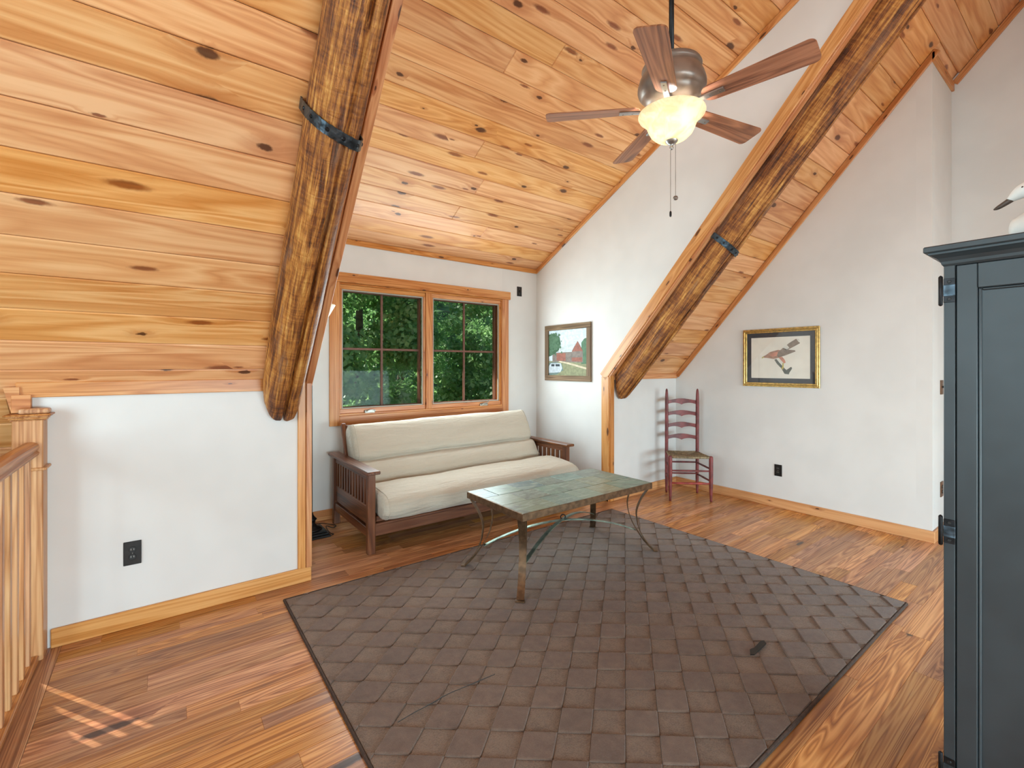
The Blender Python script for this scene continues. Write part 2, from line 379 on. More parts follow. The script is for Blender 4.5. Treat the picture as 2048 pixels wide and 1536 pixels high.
# ------------------------------------------------------------------ room dimensions
H = 1.40
YK, ZC = 3.2259, 1.3046            # knee wall plane, main ceiling height there
SM = 1.1257; cm = 1 / math.hypot(1, SM); sm = SM * cm
YD, ZD = 4.401, 2.5875             # dormer back wall, dormer ceiling height there
SD = .5144; cd = 1 / math.hypot(1, SD); sd = SD * cd
XL, XR = .78, 3.70                 # dormer cheeks
XG, XW = 4.877, 5.546              # gable wall, recessed wall
YR = .926                          # return wall
YRIDGE = .12; ZRIDGE = ZC + SM * (YK - YRIDGE)
XLW = -3.2                         # far wall beyond the stairs
HB = .093
def zm(y): return ZC + SM * (YK - y)
def zd(y): return ZD + SD * (YD - y)
NM = Vector((0, -sm, -cm)); TM = Vector((0, -cm, sm))
ND = Vector((0, -sd, -cd)); TD = Vector((0, -cd, sd))
def PM(x, s, v=0.): return Vector((x, YK, ZC)) + TM * s + NM * v
def PD(x, s, v=0.): return Vector((x, YD, ZD)) + TD * s + ND * v
st = lambda o, label, cat: tag(o, label, cat, kind='structure')

# ------------------------------------------------------------------ floor
floor = st(bx('floor', -.50, XW + .1, -3.2, YD + .1, -.22, -.019, M['concrete']), 'oak strip floor of the loft room', 'floor')
def visible_floor(x, y):
    f_ = .6026 * x + .798 * y; r_ = .798 * x - .6026 * y
    return f_ > 1.35 and abs(r_ / max(f_, .01)) < 1.25
planks, rest = [], []
y = -3.2
row = 0
while y < YD - .005:
    wd = random.choice((.083, .083, .083, .108, .127))
    if y + wd > YD - .03: wd = YD - y
    x = -.40 - random.random() * .9
    while x < XW:
        l = random.choice((.38, .55, .7, .9, 1.15, 1.4)); x0, x1 = max(x, -.40), min(x + l, XW)
        if XW - x1 < .15: x1 = XW
        x += l
        if x1 - x0 < .05: continue
        cx_, cy_ = (x0 + x1) / 2, y + wd / 2
        under = x0 > .60 and x1 < 3.46 and y > .80 and y + wd < 3.0
        vis = any(visible_floor(a, cy_) for a in (x0, cx_, x1)) and not under
        (planks if vis else rest).append((x0, x1, y, wd))
    y += wd; row += 1
planks.sort(key=lambda p: math.hypot((p[0] + p[1]) / 2, p[2]))
rest += planks[300:]; planks = planks[:300]
OFF = Vector(floor.location)
for x0, x1, y0, wd in planks:
    link('plank', plank_me(x1 - x0, wd, .019, .0012), M['oakfloor'], floor, Vector(((x0 + x1) / 2, y0 + wd / 2, -.019)) - OFF)
V, F = [], []
for x0, x1, y0, wd in rest:
    b = len(V); i = .0012
    V += [(x0, y0, -.019), (x1, y0, -.019), (x1, y0 + wd, -.019), (x0, y0 + wd, -.019), (x0 + i, y0 + i, 0), (x1 - i, y0 + i, 0), (x1 - i, y0 + wd - i, 0), (x0 + i, y0 + wd - i, 0)]
    F += [(b + 4, b + 5, b + 6, b + 7)] + [(b + k, b + (k + 1) % 4, b + 4 + (k + 1) % 4, b + 4 + k) for k in range(4)]
tag(link('planks', pyd(V, F), M['oakfloor'], floor, -OFF), kind='stuff')
link('border_plank', plank_me(6.4, .096, .019, .0012), M['oakfloor'], floor, Vector((-.449, .026, -.0185)) - OFF, (0, 0, R(90)))
st(bx('floor', XLW - .1, XW, -3.3, YD + .1, -2.9, -2.8, M['oakfloor']), 'lower floor at the foot of the stairwell', 'floor')

# ------------------------------------------------------------------ ceilings of pine boards
def slab(name, pts, n, label):
    return st(link(name, prism(pts, n, .16), M['pine']), label, 'ceiling')
BT = .016
back = -BT - .002
def board_rows(parent, P, T, Nn, s_from, s_to, spans, w=.181, seed=1, split=.25):
    rnd = random.Random(seed); s = s_from; rot = frame_quat((1, 0, 0), Nn); inv = parent.matrix_world
    while s < s_to - .01:
        w_ = min(w, s_to - s)
        for a, b in spans(s, s + w_):
            cuts = [a, b]
            if b - a > 2.2 and rnd.random() < split: cuts.insert(1, a + (b - a) * rnd.uniform(.3, .7))
            for p, q in zip(cuts, cuts[1:]):
                if q - p < .03: continue
                c = P((p + q) / 2, s + w_ / 2, -BT)
                link('board', plank_me(q - p - .001, w_ - .0025, BT, .005), M['pine'], parent, c, rot)
        s += w_
sR = (YK - YRIDGE) / cm            # slope length to the ridge
sRET = (YK - YR) / cm
S0 = .1 - .181
# left of the dormer opening (with an unseen skylight added over the stairs), decking as pieces around the skylight
SKX0, SKX1, SKS0, SKS1 = -.98, -.68, S0 - .181 * 5, S0
ceil_l = st(empty('ceiling'), 'sloped pine board ceiling left of the dormer, over the stairs', 'ceiling')
def deck(parent, P, Nn, x0, x1, s0, s1):
    link('decking', prism([P(x0, s0, back), P(x1, s0, back), P(x1, s1, back), P(x0, s1, back)], -Nn, .16), M['pine'], parent)
for a in ((XLW, SKX0, -2.4, sR), (SKX1, -.60, -2.4, sR), (SKX0, SKX1, -2.4, SKS0), (SKX0, SKX1, SKS1, sR), (-.60, XL - .05, -.30, sR)): deck(ceil_l, PM, NM, *a)
def spans_l(a, b):
    x1 = XL - .005 if a > S0 - .01 else -.60
    if a < SKS1 - .01 and b > SKS0 + .01: return [(XLW, SKX0), (SKX1, x1)]
    return [(XLW, -.68 - .25 * random.random()), ] and [(XLW, -.78), (-.78, x1)]
board_rows(ceil_l, PM, TM, NM, S0 - .181 * 12, sR, spans_l, seed=3, split=0)
sk = st(empty('added_skylight'), 'unseen roof skylight added over the stairs, tinted to dim the sun streaks', 'window')  # added out of view; opening and tint shape the sun streaks by the railing
link('pane', prism([PM(SKX0, SKS0, -.06), PM(SKX1, SKS0, -.06), PM(SKX1, SKS1, -.06), PM(SKX0, SKS1, -.06)], -NM, .006), M['dimming_glass'], sk)
# right of the dormer
ceil_r = st(empty('ceiling'), 'sloped pine board ceiling right of the dormer by the gable', 'ceiling')
deck(ceil_r, PM, NM, XR + .05, XG + .1, -.12, sR); deck(ceil_r, PM, NM, XG + .1, XW + .1, sRET - .1, sR)
def spans_r(a, b): return [(XR + .005, XW if b > sRET + .16 else XG)]
board_rows(ceil_r, PM, TM, NM, S0, sR, spans_r, seed=5, split=0)
# boards of the bit in front of the return wall, row that straddles
# dormer
ceil_d = st(empty('ceiling'), 'shallow sloped pine board ceiling of the dormer above the window', 'ceiling')
sDR = (YD - YRIDGE) / cd
deck(ceil_d, PD, ND, XL - .06, XR + .06, -.1, sDR)
board_rows(ceil_d, PD, TD, ND, -.02, sDR, lambda a, b: [(XL + .002, XR - .002)], w=.179, seed=9, split=.35)
st(bx('sun_blocker', XL - .3, XR + .3, YD + .16, YD + .92, ZD - .26, ZD - .20, M['pine']), 'unseen roof overhang added to keep sun out of the dormer window', 'sun_blocker')  # overhang added out of view to stop direct sun entering the dormer
# far side of the roof behind the photographer
cb_ = st(empty('ceiling'), 'pine ceiling slope behind the viewer', 'ceiling')
YB = -3.0; ZB = ZRIDGE - SM * (YRIDGE - YB)
link('decking', prism([(XLW, YRIDGE, ZRIDGE), (XW + .1, YRIDGE, ZRIDGE), (XW + .1, YB, ZB), (XLW, YB, ZB)], (0, -sm, cm), .16), M['pine'], cb_)

# ------------------------------------------------------------------ walls
TW = .12
def wall(name, pts, n, label, t=TW): return st(link(name, prism(pts, n, t), M['wall']), label, 'wall')
wall('wall_knee_left', [(-.56, YK, 0), (XL, YK, 0), (XL, YK, ZC - .01), (-.56, YK, ZC - .01)], (0, 1, 0), 'low white knee wall under the left ceiling slope', .03)
wall('wall_knee_right', [(XR, YK, 0), (XG, YK, 0), (XG, YK, ZC - .01), (XR, YK, ZC - .01)], (0, 1, 0), 'low white knee wall behind the red chair', .1)
wall('wall_dormer_right', [(XR, YK, 0), (XR, YD, 0), (XR, YD, ZD + .05), (XR, YRIDGE, ZRIDGE + .03), (XR, YK, ZC + .02)], (1, 0, 0), 'white dormer side wall with the barn painting', .05)
wall('wall_dormer_left', [(XL, YK, 0), (XL, YD, 0), (XL, YD, ZD + .05), (XL, YRIDGE, ZRIDGE + .03), (XL, YK, ZC + .02)], (-1, 0, 0), 'white dormer side wall behind the left log', .05)
# dormer back wall as four pieces around the window opening
WX0, WX1, WZ0, WZ1 = 1.30, 3.18, .93, 2.17
wb = st(empty('wall_window'), 'white dormer wall around the window', 'wall')
for (a, b, c, d) in ((XL, WX0, 0, ZD + .04), (WX1, XR, 0, ZD + .04), (WX0, WX1, 0, WZ0), (WX0, WX1, WZ1, ZD + .04)):
    bx('wall_panel', a, b, YD, YD + .16, c, d, M['wall'], wb)
wall('wall_gable', [(XG, YK + .1, 0), (XG, YK + .1, zm(YK + .1)), (XG, YR + .1, zm(YR + .1)), (XG, YR + .1, 0)], (1, 0, 0), 'white gable wall with the framed bird print', .1)
wall('wall_return', [(XG, YR, 0), (XW, YR, 0), (XW, YR, zm(YR) + .01), (XG, YR, zm(YR) + .01)], (0, 1, 0), 'short white return wall behind the armoire', .1)
wall('wall_recess', [(XW, YR, 0), (XW, YR, zm(YR) + .02), (XW, YRIDGE, ZRIDGE + .02), (XW, YB, ZB), (XW, YB, 0)], (1, 0, 0), 'recessed white gable wall above the armoire', .1)
# unseen half of the loft: back wall with an opening added for fill light, stair gable
wbk = st(empty('wall_back'), 'white wall behind the viewer with an opening added for fill light', 'wall')
for (a, b, c, d) in ((XLW, -.6, -2.8, 2.6), (-.6, XW, -.2, .22), (-.6, -.35, .22, 2.3), (5.35, XW, .22, 2.3)): bx('wall_panel', a, b, -4.2, -4.08, c, d, M['wall'], wbk)
bx('wall_panel', XLW, XW, -4.2, -4.08, 2.24, 2.6, M['wall'], wbk)
st(bx('ceiling', XLW, XW + .1, -4.2, -1.4, 2.6, 2.72, M['wall']), 'flat ceiling of the bay behind the viewer', 'ceiling')
st(bx('wall_bay_right', XW, XW + .1, -4.2, YB + .1, -.2, 2.6, M['wall']), 'side wall of the bay behind the viewer', 'wall')
st(bx('floor', -.5, XW + .1, -4.2, -3.2, -.22, 0, M['oakfloor']), 'oak floor of the bay behind the viewer', 'floor')
st(bx('wall_shade_screen', 4.6, XW, -1.0, -.9, 0, zm(-.0) - .4, M['wall']), 'unseen white partition added to shade the return wall', 'wall')  # added out of view to shade the return wall from the back fill
wst = st(empty('wall_stair'), 'white gable wall beyond the stairwell', 'wall')
for (a, b, c, d) in ((-4.2, -.8, -2.9, 5), (1.6, YD + 3, -2.9, 5), (-.8, 1.6, -2.9, .58), (-.8, 1.6, 2.82, 5)): bx('wall_panel', XLW - .12, XLW, a, b, c, d, M['wall'], wst)
st(bx('wall_stair_low', XLW, -.6, YD + 1.0, YD + 1.1, -2.9, .3, M['wall']), 'low outer wall of the stairwell', 'wall')
st(bx('wall_stair_inner', -.60, -.50, -3.3, YD + 1.0, -2.9, -.20, M['wall']), 'stairwell wall below the loft floor', 'wall')
st(bx('wall_knee_end', -.60, -.565, YK, YD + 1, -.2, .2, M['wall']), 'stair side of the knee wall', 'wall')

# ------------------------------------------------------------------ baseboards and trim
def bb(name, x0, x1, y0, y1, label, m='trim'):
    o = link(name, box_me(x1 - x0, HB, y1 - y0, .003), M[m], None, ((x0 + x1) / 2, (y0 + y1) / 2, HB / 2), (R(90), 0, 0)); return st(o, label, 'baseboard')
bb('baseboard_knee_left', -.44, XL, YK - .018, YK, 'knotty pine baseboard on the left knee wall', 'trim_gold')
bb('baseboard_knee_right', XR, XG, YK - .018, YK, 'pine baseboard behind the red chair', 'trim_gold')
def bb_y(name, x, y0, y1, label, m='trim_gold'):
    o = link(name, box_me(y1 - y0, HB, .018, .003), M[m], None, (x - .009, (y0 + y1) / 2, HB / 2), (R(90), 0, R(90))); return st(o, label, 'baseboard')
bb_y('baseboard_gable', XG, YR - .018, YK - .018, 'long golden pine baseboard on the gable wall')
bb('baseboard_return', XG, XW, YR - .018, YR, 'pine baseboard on the return wall behind the armoire')
bb('baseboard_window', XL, XR, YD - .018, YD, 'pine baseboard under the dormer window')
bb_y('baseboard_dormer_right', XR, YK, YD - .018, 'pine baseboard on the dormer side wall')
bb_y('baseboard_recess', XW, YB, YR - .018, 'pine baseboard on the recessed wall')
def bar(name, p, q, wdt, th, m, nrm, label, bev=.003):
    """board from p to q, width wdt across, thickness th along nrm (centre line given)"""
    p, q = Vector(p), Vector(q); x = (q - p).normalized(); n = Vector(nrm); n = (n - x * n.dot(x)).normalized()
    o = link(name, box_me((q - p).length, wdt, th, bev), M[m], None, (p + q) / 2, frame_quat(x, n))
    return st(o, label, 'trim')
# left opening: post in two boards, sloped edge boards
bar('trim_1', (.722, YK - .010, HB), (.722, YK - .010, ZC + .02), .046, .02, 'trim_gold', (0, -1, 0), 'light pine post board at the left edge of the dormer opening')
bar('trim_2', (.764, YK - .014, HB), (.764, YK - .014, ZC + .02), .034, .028, 'trim', (0, -1, 0), 'darker pine edge board at the left edge of the dormer opening')
bar('trim_3', PM(.725, -.02, .008), PM(.725, sR - .02, .008), .036, .016, 'trim', NM, 'sloped pine board beside the left log')
bar('trim_4', PM(.765, -.02, .016), PM(.765, sR - .02, .016), .042, .032, 'trim', NM, 'sloped pine edge board of the dormer opening, left')
# right opening
bar('trim_5', (XR - .009, YK + .045, 0), (XR - .009, YK + .045, ZC - .015), .10, .018, 'trim_gold', (-1, 0, 0), 'pine post board on the dormer side wall edge')
bar('trim_6', (XR + .022, YK - .010, 0), (XR + .022, YK - .010, ZC + .0), .062, .02, 'trim', (0, -1, 0), 'pine post board on the right knee wall edge')
bar('trim_7', Vector((XR - .009, YK, ZC)) - TM * .065 - NM * .045, Vector((XR - .009, YK, ZC)) + TM * (sR - .03) - NM * .045, .10, .018, 'trim_gold', (-1, 0, 0), 'sloped pine board on the dormer side wall edge')
bar('trim_8', PM(XR + .022, -.01, .010), PM(XR + .022, sR - .02, .010), .062, .02, 'trim', NM, 'sloped pine board beside the right log')
# ceiling edge mouldings
bar('trim_9', (-.56, YK - .010, ZC - .030 + .01), (XL - .06, YK - .010, ZC - .030 + .01), .075, .02, 'trim', (0, -1, 0), 'pine moulding along the top of the left knee wall')
bar('trim_10', (XR + .05, YK - .010, ZC - .02), (XG, YK - .010, ZC - .02), .055, .02, 'trim', (0, -1, 0), 'pine moulding along the top of the right knee wall')
bar('trim_11', Vector((XG - .009, YK, ZC)) + NM * .028, Vector((XG - .009, YR - .012, zm(YR - .012))) + NM * .028, .05, .018, 'trim', (-1, 0, 0), 'sloped pine moulding on the gable wall')
bar('trim_12', (XG - .018, YR - .010, zm(YR) - .045), (XW, YR - .010, zm(YR) - .045), .075, .02, 'trim', (0, -1, 0), 'short pine moulding on the return wall')
bar('trim_13', Vector((XW - .009, YR, zm(YR))) + NM * .03, Vector((XW - .009, YRIDGE, ZRIDGE)) + NM * .03, .05, .018, 'trim', (-1, 0, 0), 'dark sloped pine moulding on the recessed wall')
bar('trim_14', (XL, YD - .010, ZD - .022), (XR, YD - .010, ZD - .022), .05, .02, 'trim', (0, -1, 0), 'pine moulding above the dormer window wall')
bar('trim_15', Vector((XR - .009, YD, ZD)) + ND * .026, Vector((XR - .009, YRIDGE + .05, zd(YRIDGE + .05))) + ND * .026, .05, .018, 'trim', (-1, 0, 0), 'sloped pine moulding along the dormer ceiling edge')
# knee wall end by the stairs
st(bx('trim_16', -.572, -.505, YK - .034, YK - .004, 1.175, 1.262, M['trim'], bev=.002), 'nailed pine block at the stair end of the knee wall', 'trim')
st(link('trim_17', prism([(-.600, YK - .03, 1.30), (-.545, YK - .03, 1.30), (-.545, YK - .03, 1.175), (-.572, YK - .03, 1.175)], (0, 1, 0), .04), M['trim']), 'tapered pine end board of the knee wall', 'trim')
st(link('trim_18', sweep([PM(.708 + .006 * math.sin(k * 1.7), sR * k / 60, .012 + .006 * math.sin(k * 2.9)) for k in range(61)], circ(.007, 6), up=NM), M['caulk'], smooth=True), 'grey filler line beside the left log', 'trim')

# ------------------------------------------------------------------ log beams
from mathutils import noise as mn
def log_beam(xc, seed, label):
    root = empty('log_beam', PM(xc, 0, .1), 0, label, 'beam', 'hewn log rafters beside the dormer')
    root['label'] = label
    O = Vector(root.location)
    # hewn section: (x, depth below ceiling)
    base = [(-.103, .0), (-.112, .05), (-.108, .10), (-.092, .145), (-.058, .192), (-.02, .206), (.03, .208), (.072, .196), (.098, .150), (.108, .10), (.108, .05), (.10, .0)]
    sec = catmull([(a, b, 0) for a, b in base], 9)
    ss = [0, .004, .016, .04, .08] + [.12 + .032 * i for i in range(int((sR - .12) / .032) + 1)]
    V, F = [], []; k = len(sec)
    rg = random.Random(seed); crack = [rg.uniform(0, 6) for _ in range(4)]
    for s in ss:
        shrink = 1 - .30 * max(0, 1 - s / .08) ** 2.2
        for j, p in enumerate(sec):
            x, v = p.x, p.y
            q = Vector((x * 6 + seed * 13, v * 6, s * 1.3))
            n1 = mn.noise(q) * .020 + mn.noise(q * 3.1 + Vector((0, 0, s * 1))) * .010 + mn.noise(Vector((x * 40, v * 40, s * 6 + seed))) * .005
            # drying cracks along the underside
            cxk = .018 + .012 * math.sin(s * 1.3 + crack[0]); gr = math.exp(-((x - cxk) / .009) ** 2) * (.040 if v > .15 else 0) * (.35 + .65 * (mn.noise(Vector((s * .9, seed, 3))) > -.2))
            cxk2 = -.035 + .01 * math.sin(s * .9 + crack[1]); gr += math.exp(-((x - cxk2) / .007) ** 2) * (.022 if v > .15 else 0) * (mn.noise(Vector((s * .7, seed, 9))) > .1)
            sx = 1 + n1 * 4; x2 = x * sx * shrink; v2 = .1 + (v - .1) * (1 + n1 * 4) * shrink - gr
            plumb = (.015 - v2 * sm) / cm
            bl = max(0, 1 - s / .6)
            V.append(PM(xc + x2, s + plumb * bl ** 1.0, max(v2, .001)) - O)
    for i in range(len(ss) - 1):
        for j in range(k - 1): F.append((i * k + j, i * k + j + 1, (i + 1) * k + j + 1, (i + 1) * k + j))
        F.append((i * k + k - 1, i * k, (i + 1) * k, (i + 1) * k + k - 1))
    F.append(tuple(range(k))); F.append(tuple((len(ss) - 1) * k + j for j in range(k - 1, -1, -1)))
    me = fixn(pyd(V, F)); o = link('log', me, M['log'], root, smooth=True)
    # local long axis for the grain: rotate the object frame so z runs along the slope
    rot = frame_quat((1, 0, 0), TM); Rm = rot.to_matrix()
    for v in me.vertices: v.co = Rm.transposed() @ v.co
    o.rotation_euler = rot
    # iron strap
    s_st = (YK - 2.155) / cm; path = []; out = [(-.122, .0), (-.121, .04), (-.116, .09), (-.102, .142), (-.066, .200), (-.02, .217), (.03, .219), (.078, .206), (.110, .155), (.119, .10), (.118, .05), (.112, .0)]
    pts = catmull([(a, b, 0) for a, b in out], 6)
    V, F = [], []
    for i, p in enumerate(pts):
        a = pts[max(i - 1, 0)]; b = pts[min(i + 1, len(pts) - 1)]; t = (b - a).normalized(); nn = Vector((t.y, -t.x, 0))
        wv = .024 + .004 * mn.noise(Vector((i * .8, seed, 0))); sk = -.03 * (p.x / .12)
        for ds, th in ((-wv, 0), (wv, 0), (wv, .005), (-wv, .005)):
            q = p + nn * -th; V.append(PM(xc + q.x, s_st + ds + sk, q.y) - O)
    n = len(pts)
    for i in range(n - 1):
        for j in range(4): F.append((i * 4 + j, i * 4 + (j + 1) % 4, (i + 1) * 4 + (j + 1) % 4, (i + 1) * 4 + j))
    F += [(0, 1, 2, 3), tuple((n - 1) * 4 + j for j in (3, 2, 1, 0))]
    strap = link('strap', fixn(pyd(V, F)), M['blue_iron'], root)
    strap['label'] = 'hammered blue-black iron strap'
    me_n = lathe([(.009, 0), (.009, .002), (.006, .005), (.0, .0055)], 10)
    for i in range(10, n - 6, 8):
        p = pts[i]; a = pts[i - 1]; b = pts[i + 1]; t = (b - a).normalized(); nn = Vector((-t.y, t.x, 0))
        nw = Vector((nn.x, 0, 0)) + NM * nn.y; q = p + nn * .004
        link('nail_head', me_n, M['black_metal'], strap, PM(xc + q.x, s_st - .03 * (p.x / .12), q.y) - O, Vector(nw).to_track_quat('Z', 'Y').to_euler())
log_beam(.598, 2, 'hewn log rafter with iron strap at the left of the dormer opening')
log_beam(3.862, 5, 'hewn log rafter with iron strap at the right, above the chair')

# ------------------------------------------------------------------ window
win = st(empty('window_1', (2.24, YD, .93)), 'double casement window with pine casing above the futon', 'window'); WO = Vector(win.location)
def wbx(name, x0, x1, y0, y1, z0, z1, m, parent=win, bev=.003):
    return link(name, box_me(x1 - x0, z1 - z0, y1 - y0, bev), M[m], parent, Vector(((x0 + x1) / 2, (y0 + y1) / 2, (z0 + z1) / 2)) - WO, (R(90), 0, 0))
def wvert(name, x0, x1, y0, y1, z0, z1, m, bev=.003):     # upright member, grain along its length
    return link(name, box_me(z1 - z0, x1 - x0, y1 - y0, bev), M[m], win, Vector(((x0 + x1) / 2, (y0 + y1) / 2, (z0 + z1) / 2)) - WO, frame_quat((0, 0, 1), (0, -1, 0)))
wbx('head_casing', 1.205, 3.285, YD - .028, YD, 2.182, 2.272, 'winwood')
wbx('sill_casing', 1.312, 3.17, YD - .020, YD, .847, .937, 'winwood')
wvert('side_casing', 1.222, 1.312, YD - .020, YD, .847, 2.182, 'winwood')
wvert('side_casing', 3.17, 3.26, YD - .020, YD, .847, 2.182, 'winwood')
for (a, b, c, d) in ((1.312, 3.17, .937, .955), (1.312, 3.17, 2.164, 2.182)): wbx('jamb', a, b, YD - .012, YD + .12, c, d, 'winwood')
for a, b in ((1.300, 1.318), (3.164, 3.182)): wvert('jamb', a, b, YD - .012, YD + .12, .937, 2.182, 'winwood')
wvert('mullion', 2.195, 2.262, YD - .014, YD + .10, .955, 2.164, 'winwood')
for (a, b) in ((1.318, 2.195), (2.262, 3.164)):
    # wooden stops and sash frame
    wbx('sash_rail', a, b, YD + .006, YD + .05, .955, .998, 'winwood'); wbx('sash_rail', a, b, YD + .006, YD + .05, 2.122, 2.164, 'winwood')
    wvert('sash_stile', a, a + .022, YD + .006, YD + .05, .998, 2.122, 'winwood'); wvert('sash_stile', b - .022, b, YD + .006, YD + .05, .998, 2.122, 'winwood')
    i0, i1 = a + .022, b - .022
    for (p, q, r, s) in ((i0, i1, .998, 1.010), (i0, i1, 2.110, 2.122), (i0, i0 + .012, 1.01, 2.11), (i1 - .012, i1, 1.01, 2.11)): wbx('screen_frame', p, q, YD + .016, YD + .03, r, s, 'grey_frame', bev=.001)
    g0, g1 = i0 - .004, i1 + .004
    # brown outer sash
    for (p, q, r, s) in ((g0, g1, .985, 1.012), (g0, g1, 2.108, 2.13), (g0, g0 + .02, 1.012, 2.108), (g1 - .02, g1, 1.012, 2.108)): wbx('outer_sash', p, q, YD + .075, YD + .125, r, s, 'brown_bar', bev=.001)
    mid = (i0 + i1) / 2
    wbx('muntin', mid - .011, mid + .011, YD + .085, YD + .105, 1.012, 2.108, 'brown_bar', bev=.002)
    wbx('muntin', g0 + .02, g1 - .02, YD + .086, YD + .104, 1.556, 1.578, 'brown_bar', bev=.002)
    wbx('pane', g0 + .01, g1 - .01, YD + .094, YD + .097, 1.0, 2.12, 'glass', bev=0)
def crank(x, flip):
    c = empty('crank_handle', Vector((x, YD + .002, .963)) - WO); c.parent = win
    V = box_me(.105, .03, .034, .008, 2); link('crank_cover', V, M['nickel'], c, (0, 0, 0))
    link('crank_arm', sweep(catmull([(-.035, -.02, .0), (-.015, -.024, .012), (.02 * flip + .0, -.026, .016), (.045, -.024, .03 if flip < 0 else .012), (.05, -.024, .05 if flip < 0 else .004)], 5), rect(.008, .008), up=(0, -1, 0)), M['nickel'], c)
crank(1.60, 1); crank(2.92, -1)

# ------------------------------------------------------------------ stair railing
rail = empty('stair_railing', (-.49, 3.1, 0), 0, 'oak stair railing with square balusters and newel at far left', 'railing'); RO = Vector(rail.location)
def rb(name, x0, x1, y0, y1, z0, z1, m, bev=.003, seg=1): return bx(name, x0, x1, y0, y1, z0, z1, M[m], rail, bev, seg, RO)
NX0, NX1, NY0, NY1 = -.557, -.452, 3.115, 3.222
newel = rb('newel_post', NX0, NX1, NY0, NY1, -.15, 1.145, 'oakrail', .004)
cap = empty('newel_cap', Vector((-.505, 3.165, 1.14)) - RO); cap.parent = rail
for hw, z0, z1 in ((.060, 0, .008), (.066, .008, .017), (.073, .017, .024), (.080, .024, .032)): link('cap_moulding', box_me(hw * 2, hw * 2 - .046, z1 - z0, .002), M['oakrail_y'], cap, (0, -.0, (z0 + z1) / 2))
link('cap_block', box_me(.108, .06, .026, .010, 3), M['oakrail'], cap, (.018, .0, .045))
rb('collar_moulding', -.565, -.438, 3.10, 3.222, .905, .918, 'oakrail', .003)
hs = [(-.030, 0), (.030, 0), (.034, .012), (.026, .02), (.034, .034), (.030, .052), (.014, .062), (-.014, .062), (-.030, .052), (-.034, .034), (-.026, .02), (-.034, .012)]
link('handrail', sweep([(-.498, -1.2, .978), (-.498, 3.118, .978)], hs), M['oakrail_y'], rail, -RO)
rb('base_rail', -.530, -.466, -1.2, 3.115, 0.0, .028, 'oakrail_y', .005)
bm_ = box_me(.032, .032, .95, .002)
yb = 3.035
while yb > 0.4:
    link('baluster', bm_, M['oakrail'], rail, Vector((-.498, yb, .503)) - RO); yb -= .1135

# ------------------------------------------------------------------ wall plates
def outlet(name, loc, nrm, label, w=.07, h=.114, m='bronze_plate', kind='outlet', cat='outlet'):
    r = empty(name, loc, 0, label, cat); r.rotation_euler = frame_quat(Vector((0, 0, 1)).cross(Vector(nrm)), nrm)
    # local: x across, z out of the wall, y up
    link('cover_plate', box_me(w, h, .007, .0025, 2), M[m], r, (0, 0, .0035))
    if kind == 'outlet':
        for s in (-1, 1):
            rc = link('receptacle', lathe([(.0165, 0), (.0165, .003), (.015, .004), (0, .004)], 20), M['socket'], r, (0, s * .0195, .0065))
            for dx in (-.006, .006): link('slot', box_me(.003, .009, .001), M['nickel'], rc, (dx, .002, .0042))
        link('screw', lathe([(.003, 0), (.0025, .0015), (0, .0016)], 8), M['nickel'], r, (0, 0, .007))
    else:
        link('toggle', box_me(.008, .018, .014, .002), M['socket'], r, (0, .003, .011), (R(-20), 0, 0))
        for s in (-1, 1): link('screw', lathe([(.003, 0), (.0025, .0015), (0, .0016)], 8), M['nickel'], r, (0, s * .03, .007))
    return r
outlet('wall_outlet', (-.126, YK, .395), (0, -1, 0), 'black double outlet low on the left knee wall', .076, .126)
outlet('wall_outlet', (XG, 2.078, .368), (-1, 0, 0), 'black double outlet on the gable wall right of the chair')
outlet('wall_outlet', (5.17, YR, .38), (0, -1, 0), 'brown outlet on the return wall beside the armoire, low', .08, .125, 'brown_plate')
outlet('light_switch', (5.17, YR, 1.225), (0, -1, 0), 'brown switch plate on the return wall beside the armoire', .08, .118, 'brown_plate', 'switch', 'switch')
outlet('wall_outlet', (3.432, YD, 2.298), (0, -1, 0), 'small black plate high beside the window header', .07, .114, 'bronze_plate', 'switch', 'wall plate')

# ------------------------------------------------------------------ rug
rug = empty('area_rug', (2.03, 1.9, 0), R(-.1), 'dark brown rug with carved diamond checks on the oak floor', 'rug')
RX0, RX1, RY0, RY1 = .574 - 2.03, 3.492 - 2.03, .772 - 1.9, 3.024 - 1.9
bx('backing', RX0, RX1, RY0, RY1, 0.001, .008, M['rug_edge'], rug)
def clip(poly, x0, x1, y0, y1):
    for ax, val, keep in ((0, x0, 1), (0, x1, -1), (1, y0, 1), (1, y1, -1)):
        out = []
        for i, p in enumerate(poly):
            q = poly[(i + 1) % len(poly)]; a = (p[ax] - val) * keep; b = (q[ax] - val) * keep
            if a >= 0: out.append(p)
            if (a >= 0) != (b >= 0):
                t = a / (a - b); out.append((p[0] + (q[0] - p[0]) * t, p[1] + (q[1] - p[1]) * t))
        poly = out
        if not poly: break
    return poly
hi, lo = ([], []), ([], [])
